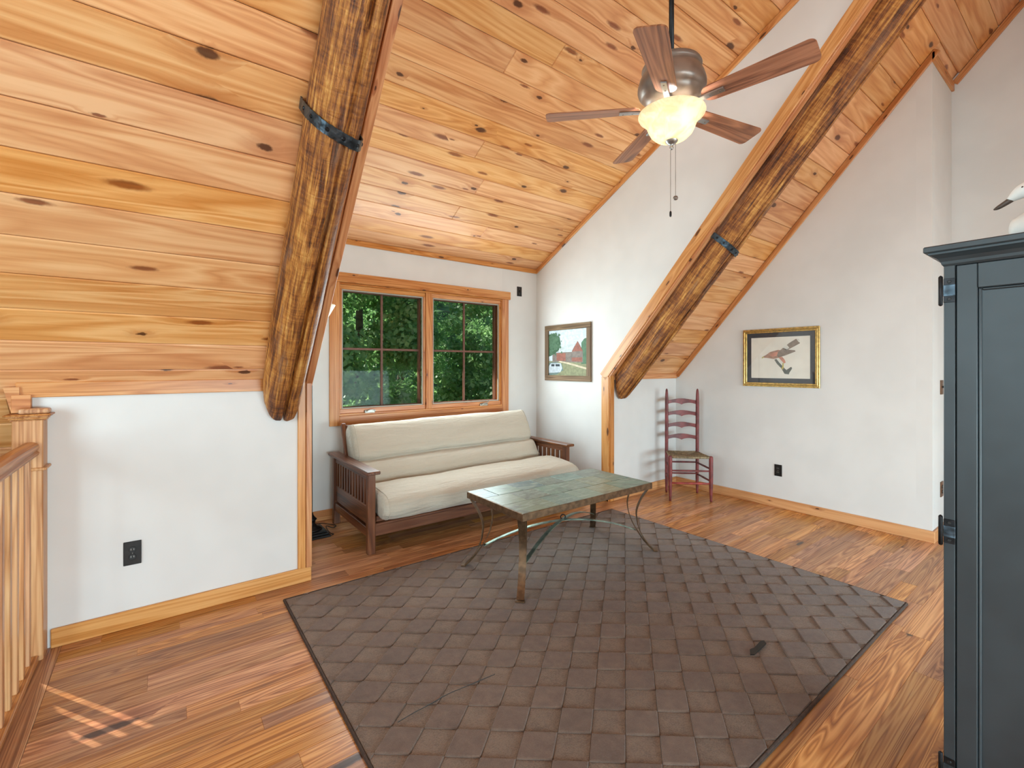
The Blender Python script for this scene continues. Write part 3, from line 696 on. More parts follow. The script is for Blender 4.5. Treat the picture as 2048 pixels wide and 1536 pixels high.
for i in range(-40, 40):
    for j in range(-40, 40):
        if (i + j) % 2 == 0: continue
        cx_, cy_ = 1.0 + .0985 * i - 2.03, 1.62 + .081 * j - 1.9
        top = i % 2 == 1; k = .0985, .081
        P = clip([(cx_ - k[0], cy_), (cx_, cy_ - k[1]), (cx_ + k[0], cy_), (cx_, cy_ + k[1])], RX0 + .012, RX1 - .012, RY0 + .012, RY1 - .012)
        if len(P) < 3: continue
        V, F = hi if top else lo; z = .0172 if top else .0105; b = len(V); n = len(P)
        c = (sum(p[0] for p in P) / n, sum(p[1] for p in P) / n)
        jz = random.uniform(-.001, .001)
        V += [(p[0], p[1], .006) for p in P] + [(c[0] + (p[0] - c[0]) * .985, c[1] + (p[1] - c[1]) * .985, z - .003 if top else z) for p in P]
        F += [(b + q, b + (q + 1) % n, b + n + (q + 1) % n, b + n + q) for q in range(n)]
        if top:
            V += [(c[0] + (p[0] - c[0]) * .93, c[1] + (p[1] - c[1]) * .93, z + jz) for p in P]
            F += [(b + n + q, b + n + (q + 1) % n, b + 2 * n + (q + 1) % n, b + 2 * n + q) for q in range(n)] + [tuple(b + 2 * n + q for q in range(n))]
        else: F += [tuple(b + n + q for q in range(n))]
tag(link('raised_checks', fixn(pyd(*hi)), M['rug_hi'], rug), kind='stuff'); tag(link('sunken_checks', fixn(pyd(*lo)), M['rug_lo'], rug), kind='stuff')
link('binding', sweep([(RX0 + .006, RY0 + .006, .0078), (RX1 - .006, RY0 + .006, .0078), (RX1 - .006, RY1 - .006, .0078), (RX0 + .006, RY1 - .006, .0078)], circ(.0068, 8), closed=True), M['rug_edge'], rug, smooth=True)
tag(link('thread', sweep(catmull([(.73, 1.703, .0185), (.80, 1.711, .0185), (.874, 1.714, .0185), (.96, 1.722, .0185), (1.05, 1.716, .0185), (1.192, 1.706, .0185)], 5), circ(.0016, 5)), M['cord']), 'long dark thread lying on the rug near the viewer', 'thread')
scr = link('torn_scrap', prism([(2.245, 1.083, .0178), (2.262, 1.071, .0178), (2.40, 1.079, .0178), (2.416, 1.098, .0178), (2.398, 1.106, .0178), (2.318, 1.098, .0178), (2.285, 1.104, .0178)], (0, 0, 1), .004), M['cord'])
tag(scr, 'small torn black scrap lying on the brown rug', 'scrap')

# ------------------------------------------------------------------ futon sofa
fut = empty('futon_sofa', (2.24, 3.8, 0), 0, 'dark brown wooden futon sofa frame with slatted arms under the window', 'sofa'); FO = Vector(fut.location)
def fb(name, x0, x1, y0, y1, z0, z1, m='futonwood', bev=.004, parent=fut, off=FO): return bx(name, x0, x1, y0, y1, z0, z1, M[m], parent, bev, 1, off)
for xo, lbl in ((1.215, 'left'), (3.215, 'right')):
    arm = empty('arm', Vector((xo + .03, 3.8, 0)) - FO); arm.parent = fut; AO = Vector((xo + .03, 3.8, 0))
    a = lambda *q, **k: fb(*q, parent=arm, off=AO, **k)
    x0, x1 = xo, xo + .058
    a('front_post', x0, x1, 3.372, 3.422, 0, .60, 'futonwood_z'); a('rear_post', x0, x1, 4.225, 4.275, 0, .60, 'futonwood_z')
    a('arm_rest', x0 - .022, x1 + .022, 3.325, 4.33, .598, .623, 'futonwood_y', .006)
    a('upper_rail', x0 + .014, x1 - .014, 3.422, 4.225, .545, .598, 'futonwood_y')
    a('lower_panel', x0 + .018, x1 - .018, 3.422, 4.225, .205, .345, 'futonwood_y')
    a('lower_rail', x0 + .010, x1 - .010, 3.422, 4.225, .118, .19, 'futonwood_y')
    for k in range(12):
        yy = 3.422 + (k + .5) * (4.225 - 3.422) / 12
        a('slat', x0 + .020, x1 - .020, yy - .017, yy + .017, .345, .545, 'futonwood_z', bev=.002)
fb('front_rail', 1.273, 3.215, 3.385, 3.413, .125, .215); fb('front_lip', 1.273, 3.215, 3.372, 3.412, .205, .226)
fb('rear_rail', 1.273, 3.215, 4.235, 4.262, .15, .24)
# seat deck and back deck
fb('seat_rail', 1.285, 3.205, 3.395, 3.43, .228, .272); fb('seat_rail', 1.285, 3.205, 3.87, 3.905, .228, .272)
for k in range(9):
    xx = 1.33 + k * (3.16 - 1.33) / 8; fb('seat_slat', xx - .03, xx + .03, 3.43, 3.87, .242, .258, 'futonwood_y', .002)
bk = empty('back_deck', Vector((2.24, 3.93, .25)) - FO); bk.parent = fut; bk.rotation_euler = (R(-22), 0, 0)
for x0 in (-.965, .925): bx('back_stile', x0, x0 + .04, .02, .055, .04, .70, M['futonwood_z'], bk, .006)
for z0 in (.06, .62): bx('back_rail', -.925, .925, .02, .05, z0, z0 + .06, M['futonwood'], bk, .004)
for k in range(9):
    xx = -.86 + k * 1.72 / 8; bx('back_slat', xx - .03, xx + .03, .025, .045, .12, .62, M['futonwood_z'], bk, .002)

# mattress: one soft folded pad
prof = [(3.42, .275), (3.30, .262), (3.235, .285), (3.205, .35), (3.215, .415), (3.27, .452), (3.36, .468), (3.50, .474), (3.62, .466), (3.70, .450),
        (3.752, .436), (3.748, .478), (3.768, .535), (3.806, .585), (3.852, .604), (3.896, .612), (3.866, .642), (3.880, .70), (3.925, .78), (3.965, .845), (4.01, .892), (4.06, .905), (4.11, .885),
        (4.165, .83), (4.15, .74), (4.105, .62), (4.06, .50), (4.01, .39), (3.94, .31), (3.80, .278), (3.60, .274)]
pr = catmull([(a, b, 0) for a, b in prof] + [(prof[0][0], prof[0][1], 0)], 4)[:-1]
mX0, mX1 = 1.296, 3.196; nst = 64; V, F = [], []; k = len(pr)
cy_, cz_ = 3.72, .42
for i in range(nst + 1):
    u = i / nst; e = min(u, 1 - u) * (mX1 - mX0)
    sh = 1 - .10 * max(0, 1 - e / .10) ** 2.5 - (.06 if i in (0, nst) else 0)
    for j, p in enumerate(pr):
        yy, zz = p.x, p.y
        # shrink about the pad's own middle line rather than the whole outline
        if zz < .5 and yy < 3.8: my, mz = yy, .37
        else:
            t = max(0, min(1, (zz - .35) / .5)); my, mz = 3.93 + .13 * t, zz
        x = mX0 + u * (mX1 - mX0)
        wr = mn.noise(Vector((x * 2.3, yy * 7, zz * 7))) * .011 + mn.noise(Vector((x * 6, yy * 16, zz * 16))) * .0055 + (.007 * mn.noise(Vector((x * 9, yy * 30, zz * 30))) * max(0, 1 - u / .3))
        fold = math.exp(-((yy - 3.862) / .03) ** 2 - ((zz - .62) / .03) ** 2) * (.012 * math.sin(x * 2.1) - .012)
        y2 = my + (yy - my) * sh + wr + fold * -.3; z2 = mz + (zz - mz) * sh + wr * .8 + .02 * (u - .5) * (1 if zz > .3 else 0)
        if yy < 3.4: x += (.05 if u > .5 else .015) * (2 * u - 1) * max(0, 1 - abs(zz - .36) / .13) * (abs(2 * u - 1) ** 3); y2 -= .012 * math.sin(u * math.pi)
        V.append((x - 2.24, y2 - 3.72, max(z2, .273 if yy > 3.38 else .262) - .27))
for i in range(nst):
    for j in range(k): F.append((i * k + j, i * k + (j + 1) % k, (i + 1) * k + (j + 1) % k, (i + 1) * k + j))
mat_o = empty('futon_mattress', (2.24, 3.72, .27), 0, 'khaki cotton futon mattress folded over the wooden sofa frame', 'mattress')
F.append(tuple(range(k))); F.append(tuple(nst * k + j for j in range(k)))
me = fixn(pyd(V, F)); link('cover', me, M['fabric'], mat_o, smooth=True)
# welt seam round the left and right ends (skirt piping)
for i, ofs in ((1, -.002), (nst - 1, .002)):
    link('piping', sweep([Vector(V[i * k + j]) + Vector((ofs, 0, 0)) for j in range(k)], circ(.004, 6), up=(1, 0, 0), closed=True), M['fabric'], mat_o, smooth=True)

# ------------------------------------------------------------------ coffee table
TX0, TX1, TY0, TY1, TZ = 1.695, 2.935, 2.140, 2.767, .528
tab = empty('coffee_table', ((TX0 + TX1) / 2, (TY0 + TY1) / 2, .0172), 0, 'low coffee table with green slate tile top and curved iron legs', 'table'); TO = Vector(tab.location)
for (a, b, c, d) in ((TX0, TX1, TY0, TY0 + .022), (TX0, TX1, TY1 - .022, TY1), (TX0, TX0 + .022, TY0 + .022, TY1 - .022), (TX1 - .022, TX1, TY0 + .022, TY1 - .022)):
    bx('apron', a, b, c, d, TZ - .046, TZ - .001, M['table_iron'], tab, .002, 1, TO)
bx('tray', TX0 + .02, TX1 - .02, TY0 + .02, TY1 - .02, TZ - .03, TZ - .016, M['table_iron'], tab, 0, 1, TO)
bx('grout', TX0 + .02, TX1 - .02, TY0 + .02, TY1 - .02, TZ - .016, TZ - .0035, M['black_metal'], tab, 0, 1, TO)
ix0, ix1, iy0, iy1 = TX0 + .006, TX1 - .006, TY0 + .006, TY1 - .006
rows_ = [iy0, iy0 + .205, iy0 + .410, iy1]
cuts = [[.30, .51, .72, .93], [.205, .41, .615, .82, 1.03], [.12, .33, .54, .75, .96]]
for r_ in range(3):
    xs = [0] + cuts[r_] + [ix1 - ix0]
    for a, b in zip(xs, xs[1:]):
        tl = link('slate_tile', plank_me(b - a - .003, rows_[r_ + 1] - rows_[r_] - .003, .012, .0015), M['slate'], tab, Vector((ix0 + (a + b) / 2, (rows_[r_] + rows_[r_ + 1]) / 2, TZ - .012 + random.uniform(-.0008, .0008))) - TO)
outer = [(.000, .0), (.065, .072), (.113, .160), (.134, .262), (.130, .328), (.098, .408), (.050, .484)]
inner = [(.006, .0), (.072, .066), (.138, .166), (.184, .265), (.202, .363), (.192, .43), (.180, .484)]
for fx, fy, dx, dy in ((1.677, 2.142, 1, 1), (1.675, 2.772, 1, -1), (2.951, 2.130, -1, 1), (2.953, 2.762, -1, -1)):
    leg = empty('leg', Vector((fx, fy, .0172)) - TO); leg.parent = tab
    d = Vector((dx, dy, 0)).normalized(); side = Vector((-d.y, d.x, 0))
    for pf, wd in ((outer, .046), (inner, .040)):
        path = catmull([d * s + Vector((0, 0, z * (.482 - .0172) / .484)) for s, z in pf], 6)
        V, F = [], []
        for i, p in enumerate(path):
            t = (path[min(i + 1, len(path) - 1)] - path[max(i - 1, 0)]).normalized(); n = side.cross(t)
            for a_, b_ in ((-wd / 2, -.003), (wd / 2, -.003), (wd / 2, .003), (-wd / 2, .003)): V.append(p + side * a_ + n * b_)
        for i in range(len(path) - 1):
            for j in range(4): F.append((i * 4 + j, i * 4 + (j + 1) % 4, (i + 1) * 4 + (j + 1) % 4, (i + 1) * 4 + j))
        F += [(0, 1, 2, 3), tuple((len(path) - 1) * 4 + j for j in (3, 2, 1, 0))]
        link('leg_strap', fixn(pyd(V, F)), M['table_iron'], leg)
    link('foot_pad', box_me(.03, .056, .010, .002), M['table_iron'], leg, (0, 0, .005), (0, 0, math.atan2(d.y, d.x)))
cx_, cy_ = (TX0 + TX1) / 2, (TY0 + TY1) / 2
for sg in (1, -1):
    ends = [Vector((TX0 + .078, cy_ - sg * (cy_ - TY0 - .098), .185)), Vector((TX1 - .078, cy_ + sg * (cy_ - TY0 - .098), .185))]
    path = []
    for i in range(25):
        t = i / 24; p = ends[0].lerp(ends[1], t); p.z = .168 + .125 * (1 - (2 * t - 1) ** 2) + (.004 * sg); path.append(p - TO)
    link('stretcher', sweep(path, rect(.026, .006)), M['table_brace'], tab)
link('ring', sweep([Vector((cx_, cy_, .312)) - TO + Vector((.017 * math.cos(a) * .8, -.017 * math.cos(a) * .6, .017 * math.sin(a))) for a in [2 * math.pi * i / 16 for i in range(16)]], circ(.004, 6), up=(.6, .8, 0), closed=True), M['black_metal'], tab, smooth=True)

# ------------------------------------------------------------------ ladder-back chair
ang = math.atan2(.738, .675) - math.pi / 2     # chair back points along (.675,.738)
ch = empty('ladderback_chair', (4.487, 2.845, 0), ang, 'tall oxblood ladder-back chair with rush seat in the corner', 'chair')
BW, FW, DP = .165, .205, .335; yb_, yf_ = .168, -.168
for s in (-1, 1):
    link('back_post', lathe([(.010, 0), (.013, .03), (.0175, .18), (.0185, .45), (.0185, 1.0), (.016, 1.09), (.012, 1.135), (.006, 1.15), (0, 1.152)], 14), M['red_paint'], ch, (s * BW, yb_, 0), (R(0.6), 0, 0), True)
    fl = link('front_leg', lathe([(.011, 0), (.013, .03), (.019, .15), (.021, .30), (.021, .44), (.019, .462), (.012, .470), (0, .471)], 14), M['red_paint'], ch, (s * FW, yf_, 0), None, True)
def slat(z):
    n = 24; V, F = [], []
    for i in range(n + 1):
        u = -1 + 2 * i / n; x = u * (BW - .004); yy = yb_ + .004 + .018 * (1 - u * u)
        topz = .048 + .020 * (.5 + .5 * math.cos(u * math.pi * .9)) ; bot = .004 + .016 * abs(math.sin(u * math.pi)) ** 1.0 * (1 if abs(u) < 1 else 0)
        bot -= .004 * math.exp(-(u / .08) ** 2)
        for yo, zz in ((-.004, bot), (.004, bot), (.004, topz), (-.004, topz)): V.append((x, yy + yo, z + zz))
    for i in range(n):
        for j in range(4): F.append((i * 4 + j, i * 4 + (j + 1) % 4, (i + 1) * 4 + (j + 1) % 4, (i + 1) * 4 + j))
    F += [(0, 1, 2, 3), tuple(n * 4 + j for j in (3, 2, 1, 0))]
    return fixn(pyd(V, F))
sl = slat(0)
for i, z in enumerate((.585, .715, .845, .975)): link('slat', sl, M['red_paint'], ch, (0, -.012, z))
def rung(a, b, m='red_paint', r=.0095):
    a, b = Vector(a), Vector(b); P = [a.lerp(b, t) for t in (0, .15, .5, .85, 1)]
    link('rung', sweep(P, circ(r, 10), scale=[.75, .95, 1.1, .95, .75]), M[m], ch, smooth=True)
rung((-FW, yf_, .315), (FW, yf_, .315)); rung((-FW, yf_, .185), (FW, yf_, .185), 'red_bright', .011)
rung((-BW, yb_, .215), (BW, yb_, .215)); rung((-BW, yb_, .34), (BW, yb_, .34))
for s in (-1, 1): rung((s * FW, yf_, .335), (s * BW, yb_, .335)); rung((s * FW, yf_, .21), (s * BW, yb_, .21))
seat = empty('seat', (0, 0, .45)); seat.parent = ch; seat['label'] = 'woven rush seat'
nu = 17
def seatP(u, v):     # u,v in -1..1
    hw = FW + (BW - FW) * (v + 1) / 2; return Vector((u * (hw - .004), v * .168, 0))
for side in range(4):    # four triangular fields of rush cords running parallel to each rail
    V, F = [], []
    for k_ in range(nu):
        d0 = 1 - k_ / nu; 
        c = [(-d0, -d0), (d0, -d0)] if side == 0 else [(-d0, d0), (d0, d0)] if side == 1 else [(-d0, -d0), (-d0, d0)] if side == 2 else [(d0, -d0), (d0, d0)]
        a_, b_ = seatP(*c[0]), seatP(*c[1]); dz = -.012 * (1 - d0) ** 1 + .004
        a_.z = b_.z = dz; path = [a_.lerp(b_, t) for t in (0, .5, 1)]; path[1].z -= .003
        me_ = sweep(path, circ(.0068 if k_ else .011, 6)); b0 = len(V)
        V += [v.co.copy() for v in me_.vertices]; F += [tuple(b0 + q for q in p.vertices) for p in me_.polygons]; bpy.data.meshes.remove(me_)
    tag(link('rush_field', pyd(V, F), M['rush'], seat, smooth=True), kind='stuff')

# ------------------------------------------------------------------ ceiling fan
FX, FY = 2.19, 1.475
fan = empty('ceiling_fan', (FX, FY, 2.60), 0, 'five blade ceiling fan with lit alabaster bowl hanging from the dormer ceiling', 'ceiling fan')
FZ = 2.60
zc_ = zd(FY)
link('canopy', lathe([(.03, -.12), (.06, -.09), (.07, -.03), (.07, .03)], 24), M['fan_metal'], fan, (0, 0, zc_ - FZ), (math.atan(SD) * -1, 0, 0), True)
link('downrod', lathe([(.0135, 0), (.0135, zc_ - 3.03 - .05)], 16), M['lamp_black'], fan, (0, 0, 3.03 - FZ), None, True)
hous = link('motor_housing', lathe([(.02, .455), (.05, .45), (.115, .43), (.150, .412), (.156, .400), (.154, .388), (.146, .380), (.150, .372), (.166, .345), (.176, .310), (.177, .290), (.170, .272), (.160, .262), (.156, .258), (.150, .254), (.146, .244), (.128, .222), (.10, .206), (.075, .198)], 40), M['fan_metal'], fan, None, None, True)
link('flywheel', lathe([(.075, .20), (.082, .196), (.082, .182), (.06, .178)], 28), M['fan_steel'], fan, None, None, True)
link('light_fitter', lathe([(.055, .18), (.062, .172), (.062, .158), (.05, .155)], 28), M['fan_steel'], fan, None, None, True)
bowl = link('light_bowl', lathe([(.172, .160), (.174, .155), (.170, .146), (.152, .132), (.137, .116), (.128, .098), (.121, .078), (.108, .052), (.085, .030), (.055, .016), (.025, .011), (.024, .015), (.054, .020), (.083, .034), (.105, .055), (.117, .080), (.124, .100), (.133, .119), (.148, .136), (.166, .150), (.168, .160)], 40, False), M['bowl'], fan, None, None, True)
bowl['label'] = 'glowing cream alabaster glass bowl'
link('bulb', lathe([(0, .055), (.016, .06), (.026, .08), (.024, .10), (.012, .125), (.011, .155), (0, .155)], 16, False), M['bulb'], fan, None, None, True)
link('finial', lathe([(.034, .016), (.030, .006), (.018, -.004), (.010, -.008), (.008, -.018), (.011, -.024), (.006, -.034), (0, -.036)], 20, False), M['fan_steel'], fan, None, None, True)
def blade_me():
    r0, r1 = .165, .675; V = []; pts = []
    n = 10
    def half(r):   # half width
        return .054 + .018 * (r - r0) / (r1 - r0)
    # outline with rounded corners
    out = []
    for t in range(n + 1):
        a = math.pi / 2 * t / n; out.append((r1 - .03 + .03 * math.sin(a), half(r1) - .03 + .03 * math.cos(a)))
    right = out + [(x, -y) for x, y in reversed(out)]
    inn = []
    for t in range(n + 1):
        a = math.pi / 2 * t / n; inn.append((r0 + .05 - .05 * math.sin(a), -(half(r0) - .05 + .05 * math.cos(a))))
    left = inn + [(x, -y) for x, y in reversed(inn)]
    return prism([(x, y, -.003) for x, y in right + left], (0, 0, 1), .006)
bme = blade_me()
iron = sweep(catmull([(.06, 0, .012), (.10, 0, .004), (.135, 0, -.008), (.165, 0, -.012), (.20, 0, -.011), (.275, 0, -.010)], 5), [(-.014, -.004), (.014, -.004), (.015, .004), (-.015, .004)])
for i in range(5):
    b = link('blade', bme, M['blade'], fan, (0, 0, .188), None); b.rotation_euler = Matrix.Rotation(R(62.6 + 72 * i), 3, 'Z').to_4x4().to_3x3().to_euler()
    b.rotation_euler = (Matrix.Rotation(R(62.6 + 72 * i), 3, 'Z') @ Matrix.Rotation(R(-12), 3, 'X')).to_euler()
    link('blade_iron', iron, M['fan_steel'], b, (0, 0, 0))
    for dx in (.205, .255): link('screw', lathe([(.005, 0), (.004, -.003), (0, -.0035)], 8, False), M['fan_metal'], b, (dx, 0, -.014))
for (dx, dy, l, fob) in ((-.003, .004, .36, 0), (.016, -.014, .285, 1)):
    pc = link('pull_chain', sweep([(0, 0, 0), (0, 0, -l)], circ(.0016, 6)), M['fan_steel'], fan, (dx, dy, -.005 if not fob else .0))
    if fob: link('chain_fob', lathe([(0, -.013), (.010, -.009), (.0135, 0), (.010, .009), (0, .013)], 14, False), M['fan_metal'], pc, (0, 0, -l - .01), None, True)
    else: link('chain_fob', lathe([(.004, -.03), (.006, -.024), (.006, -.006), (.003, 0)], 10), M['black_metal'], pc, (0, 0, -l))
lamp('fan_bulb_light', 'POINT', (FX, FY, FZ + .10), None, 36, (.94, .97, 1), shadow_soft_size=.03)

# ------------------------------------------------------------------ armoire
AX, AYL, AYR = 1.883, .332, -.60
arm = empty('armoire', (2.16, -.13, 0), 0, 'tall black painted armoire with framed doors at the right edge', 'armoire'); AO = Vector(arm.location)
def ab(name, x0, x1, y0, y1, z0, z1, m='armoire', bev=.002, parent=arm, off=AO): return bx(name, x0, x1, y0, y1, z0, z1, M[m], parent, bev, 1, off)
ab('side_panel', AX, 2.44, AYL - .026, AYL, 0, 1.705); ab('side_panel', AX, 2.44, AYR, AYR + .026, 0, 1.705)
ab('back_panel', 2.425, 2.44, AYR + .026, AYL - .026, .05, 1.705); ab('bottom_panel', AX + .03, 2.425, AYR + .026, AYL - .026, .06, .085)
ab('top_panel', AX + .01, 2.44, AYR, AYL, 1.705, 1.715); ab('plinth', AX + .012, AX + .03, AYR + .026, AYL - .026, 0, .072)
cor = empty('cornice', Vector((2.16, -.13, 1.70)) - AO); cor.parent = arm; CO = Vector((2.16, -.13, 1.70))
sec_ = [(.0, .0), (.004, .006), (.006, .014), (.012, .024), (.024, .032), (.030, .035), (.030, .041), (.035, .041)]
V, F = [], []
for o_, z in sec_:
    V += [(AX - o_, AYL + o_, 1.700 + z), (2.45, AYL + o_, 1.700 + z), (2.45, AYR - o_, 1.700 + z), (AX - o_, AYR - o_, 1.700 + z)]
for i in range(len(sec_) - 1):
    for j in range(4): F.append((i * 4 + j, i * 4 + (j + 1) % 4, (i + 1) * 4 + (j + 1) % 4, (i + 1) * 4 + j))
F += [(0, 1, 2, 3), tuple((len(sec_) - 1) * 4 + j for j in (3, 2, 1, 0))]
link('cove_moulding', fixn(pyd(V, F)), M['armoire'], cor, -CO)
ab('cornice_top', AX - .040, 2.45, AYR - .04, AYL + .04, 1.741, 1.760, parent=cor, off=CO, bev=.003)
ymid = (AYL + AYR) / 2
for y1, y0 in ((AYL - .028, ymid + .0015), (ymid - .0015, AYR + .028)):
    dr = empty('door', Vector((AX + .01, y1, .9)) - AO); dr.parent = arm; DO = Vector((AX + .01, y1, .9))
    d_ = lambda *q, **k: ab(*q, parent=dr, off=DO, **k)
    z0, z1 = .08, 1.699
    d_('door_stile', AX, AX + .022, y1 - .045, y1, z0, z1); d_('door_stile', AX, AX + .022, y0, y0 + .045, z0, z1)
    d_('door_rail', AX, AX + .022, y0 + .045, y1 - .045, z1 - .072, z1); d_('door_rail', AX, AX + .022, y0 + .045, y1 - .045, z0, z0 + .09)
    for (a, b, c, d) in ((y1 - .053, y1 - .045, z0 + .09, z1 - .072), (y0 + .045, y0 + .053, z0 + .09, z1 - .072), (y0 + .053, y1 - .053, z1 - .080, z1 - .072), (y0 + .053, y1 - .053, z0 + .09, z0 + .098)):
        d_('panel_bead', AX + .003, AX + .016, a, b, c, d, bev=.003)
    d_('door_panel', AX + .010, AX + .018, y0 + .046, y1 - .046, z0 + .08, z1 - .06, bev=0)
for zc in (1.627, .905, .19):
    hg = empty('hinge', Vector((AX, AYL - .013, zc)) - AO); hg.parent = arm
    link('hinge_pin', lathe([(.0, -.046), (.004, -.044), (.0055, -.041), (.0055, .041), (.004, .044), (0, .047)], 12, False), M['black_metal'], hg, (-.004, .019, 0), None, True)
    link('hinge_leaf', box_me(.003, .026, .072, .0008), M['black_metal'], hg, (-.0015, .0, 0))
    link('hinge_leaf', box_me(.004, .027, .034, .0008), M['blue_iron'], hg, (-.0022, .0, 0))
    for s in (-1, 1): link('screw', lathe([(.005, 0), (.004, .0015), (0, .0016)], 10, False), M['socket'], hg, (-.003, 0, s * .026), (0, R(-90), 0))

# white bird carving on the armoire
bird = empty('carved_bird', (2.06, .06, 1.760), 0, 'white carved long-necked bird with dark bill on top of the armoire', 'figurine')
def blob(path, rad, m, name, parent=bird, seg=16):
    return link(name, sweep(catmull(path, 6), circ(1, seg), up=(1, 0, 0), scale=[Vector(r).x for r in catmull([(r, 0, 0) for r in rad], 6)]), M[m], parent, smooth=True)
blob([(0, .155, .065), (0, .150, .064), (0, .125, .058), (0, .06, .052), (0, -.04, .055), (0, -.12, .07), (0, -.18, .095)], [.002, .022, .042, .052, .050, .032, .004], 'white_paint', 'body')
blob([(0, .09, .075), (0, .055, .105), (0, .02, .145), (0, .03, .175), (0, .075, .178), (0, .115, .170)], [.030, .021, .017, .017, .019, .021], 'white_paint', 'neck')
blob([(0, .085, .176), (0, .105, .174), (0, .128, .164), (0, .148, .150), (0, .156, .143)], [.010, .021, .021, .012, .007], 'white_paint', 'head')
blob([(0, .150, .147), (0, .160, .140), (0, .178, .129), (0, .188, .125)], [.009, .008, .006, .002], 'bill', 'bill')
for s in (-1, 1): link('eye', lathe([(0, .003), (.003, .002), (.004, 0)], 10, False), M['bill'], bird, (s * .0185, .125, .172), (0, R(90 * s), 0))

# ------------------------------------------------------------------ pictures
def picture(name, loc, wid, hei, label):     # local: x to the viewer's right along the wall (-Y), y up, z into the room (-X)
    r = empty(name, loc, 0, label, 'picture'); r.rotation_euler = frame_quat((0, -1, 0), (-1, 0, 0)); return r
def flat(name, pts, z, m, parent, t=.0006): return link(name, prism([(x, y, z) for x, y in pts], (0, 0, 1), t), M[m], parent)
def rectp(a, b, c, d): return [(a, c), (b, c), (b, d), (a, d)]
# barn painting on the dormer side wall
pw, ph = 4.219 - 3.472, 1.880 - 1.231
p1 = picture('barn_painting', (XR, (4.219 + 3.472) / 2, (1.88 + 1.231) / 2), pw, ph, 'painting of a red gabled barn in a weathered wood frame')
fw_ = .062
for s in (-1, 1):
    link('frame_rail', box_me(pw, fw_, .022, .002), M['barnwood'], p1, (0, s * (ph - fw_) / 2, .011))
    link('frame_stile', box_me(fw_, ph - 2 * fw_, .022, .002), M['barnwood_z'], p1, (s * (pw - fw_) / 2, 0, .011))
cv = empty('canvas', (0, 0, .006)); cv.parent = p1
A, Bh = pw / 2 - fw_, ph / 2 - fw_
q = lambda u, v: (-A + 2 * A * u, Bh - 2 * Bh * v)         # u right, v down, 0..1
poly = lambda l: [q(*p) for p in l]
flat('painted_sky', rectp(-A, A, -Bh, Bh), 0, 'p_sky', cv)
flat('painted_grass', poly([(0, .68), (1, .68), (1, 1), (0, 1)]), .0008, 'p_grass', cv)
flat('painted_wood', poly([(.86, .30), (.93, .22), (1, .20), (1, .75), (.86, .75)]), .0011, 'p_leaf', cv)
flat('painted_barn', poly([(.10, .50), (.62, .48), (.90, .48), (.90, .72), (.10, .70)]), .0014, 'p_barn', cv)
flat('painted_roof', poly([(.10, .49), (.30, .38), (.76, .24), (.62, .49)]), .0020, 'p_roof', cv)
flat('painted_gable', poly([(.62, .48), (.77, .26), (.90, .48)]), .0026, 'p_red', cv)
flat('painted_red_wall', poly([(.22, .51), (.46, .51), (.46, .68), (.22, .67)]), .0026, 'p_red', cv)
flat('painted_door', poly([(.62, .61), (.88, .61), (.88, .70), (.62, .69)]), .0026, 'p_red', cv)
flat('painted_path', poly([(.30, .68), (.55, .72), (1, .83), (1, .87), (.52, .75), (.26, .70)]), .0020, 'p_path', cv)
flat('painted_pond', poly([(0, .72), (.20, .70), (.36, .76), (.40, .88), (.22, .98), (0, 1)]), .0020, 'p_water', cv)
flat('painted_truck', poly([(0, .80), (.06, .73), (.34, .73), (.37, .84), (.32, .93), (0, .95)]), .0026, 'p_truck', cv)
flat('painted_truck_window', poly([(.07, .75), (.16, .75), (.16, .80), (.07, .80)]), .0032, 'p_dark', cv)
flat('painted_truck_window', poly([(.19, .75), (.30, .75), (.31, .80), (.19, .80)]), .0032, 'p_dark', cv)
tr_ = random.Random(4); V, F = [], []
for _ in range(170):
    u = abs(tr_.gauss(.10, .11)); v = tr_.gauss(.28, .13)
    if not (.02 < u < .36 and .06 < v < .56): continue
    x, y_ = q(u, v); s = tr_.uniform(.008, .02); b0 = len(V); aa = tr_.uniform(0, 3)
    V += [(x + s * math.cos(aa + k_ * math.pi / 2.5), y_ + s * math.sin(aa + k_ * math.pi / 2.5), .003 + tr_.uniform(0, .0008)) for k_ in range(5)]; F.append(tuple(b0 + k_ for k_ in range(5)))
tag(link('painted_leaves', pyd(V, F), M['p_leaf'], cv), kind='stuff')
flat('painted_tree', poly([(0, .08), (.16, .06), (.30, .16), (.33, .30), (.28, .44), (.16, .52), (0, .58)]), .0026, 'p_tree', cv)
# bird print on the gable wall
pw, ph = 2.421 - 1.710, 1.775 - 1.194
p2 = picture('bird_print', (XG, (2.421 + 1.71) / 2, (1.775 + 1.194) / 2), pw, ph, 'framed print of a hawk on a branch in a gilt frame with dark mat')
for (o_, w_, z_, m_) in ((0, .014, .018, 'gold'), (.014, .010, .026, 'gold'), (.024, .016, .014, 'gold')):
    for s in (-1, 1):
        link('frame_rail', box_me(pw - 2 * o_, w_, z_, .003), M[m_], p2, (0, s * (ph / 2 - o_ - w_ / 2), z_ / 2))
        link('frame_stile', box_me(w_, ph - 2 * o_ - 2 * w_, z_, .003), M[m_], p2, (s * (pw / 2 - o_ - w_ / 2), 0, z_ / 2))
A, Bh = pw / 2 - .038, ph / 2 - .038
link('mat_board', box_me(2 * A, 2 * Bh, .003), M['mat_board'], p2, (0, 0, .004))
pa = empty('print', (0, 0, .0058)); pa.parent = p2
A2, B2 = A - .045, Bh - .048
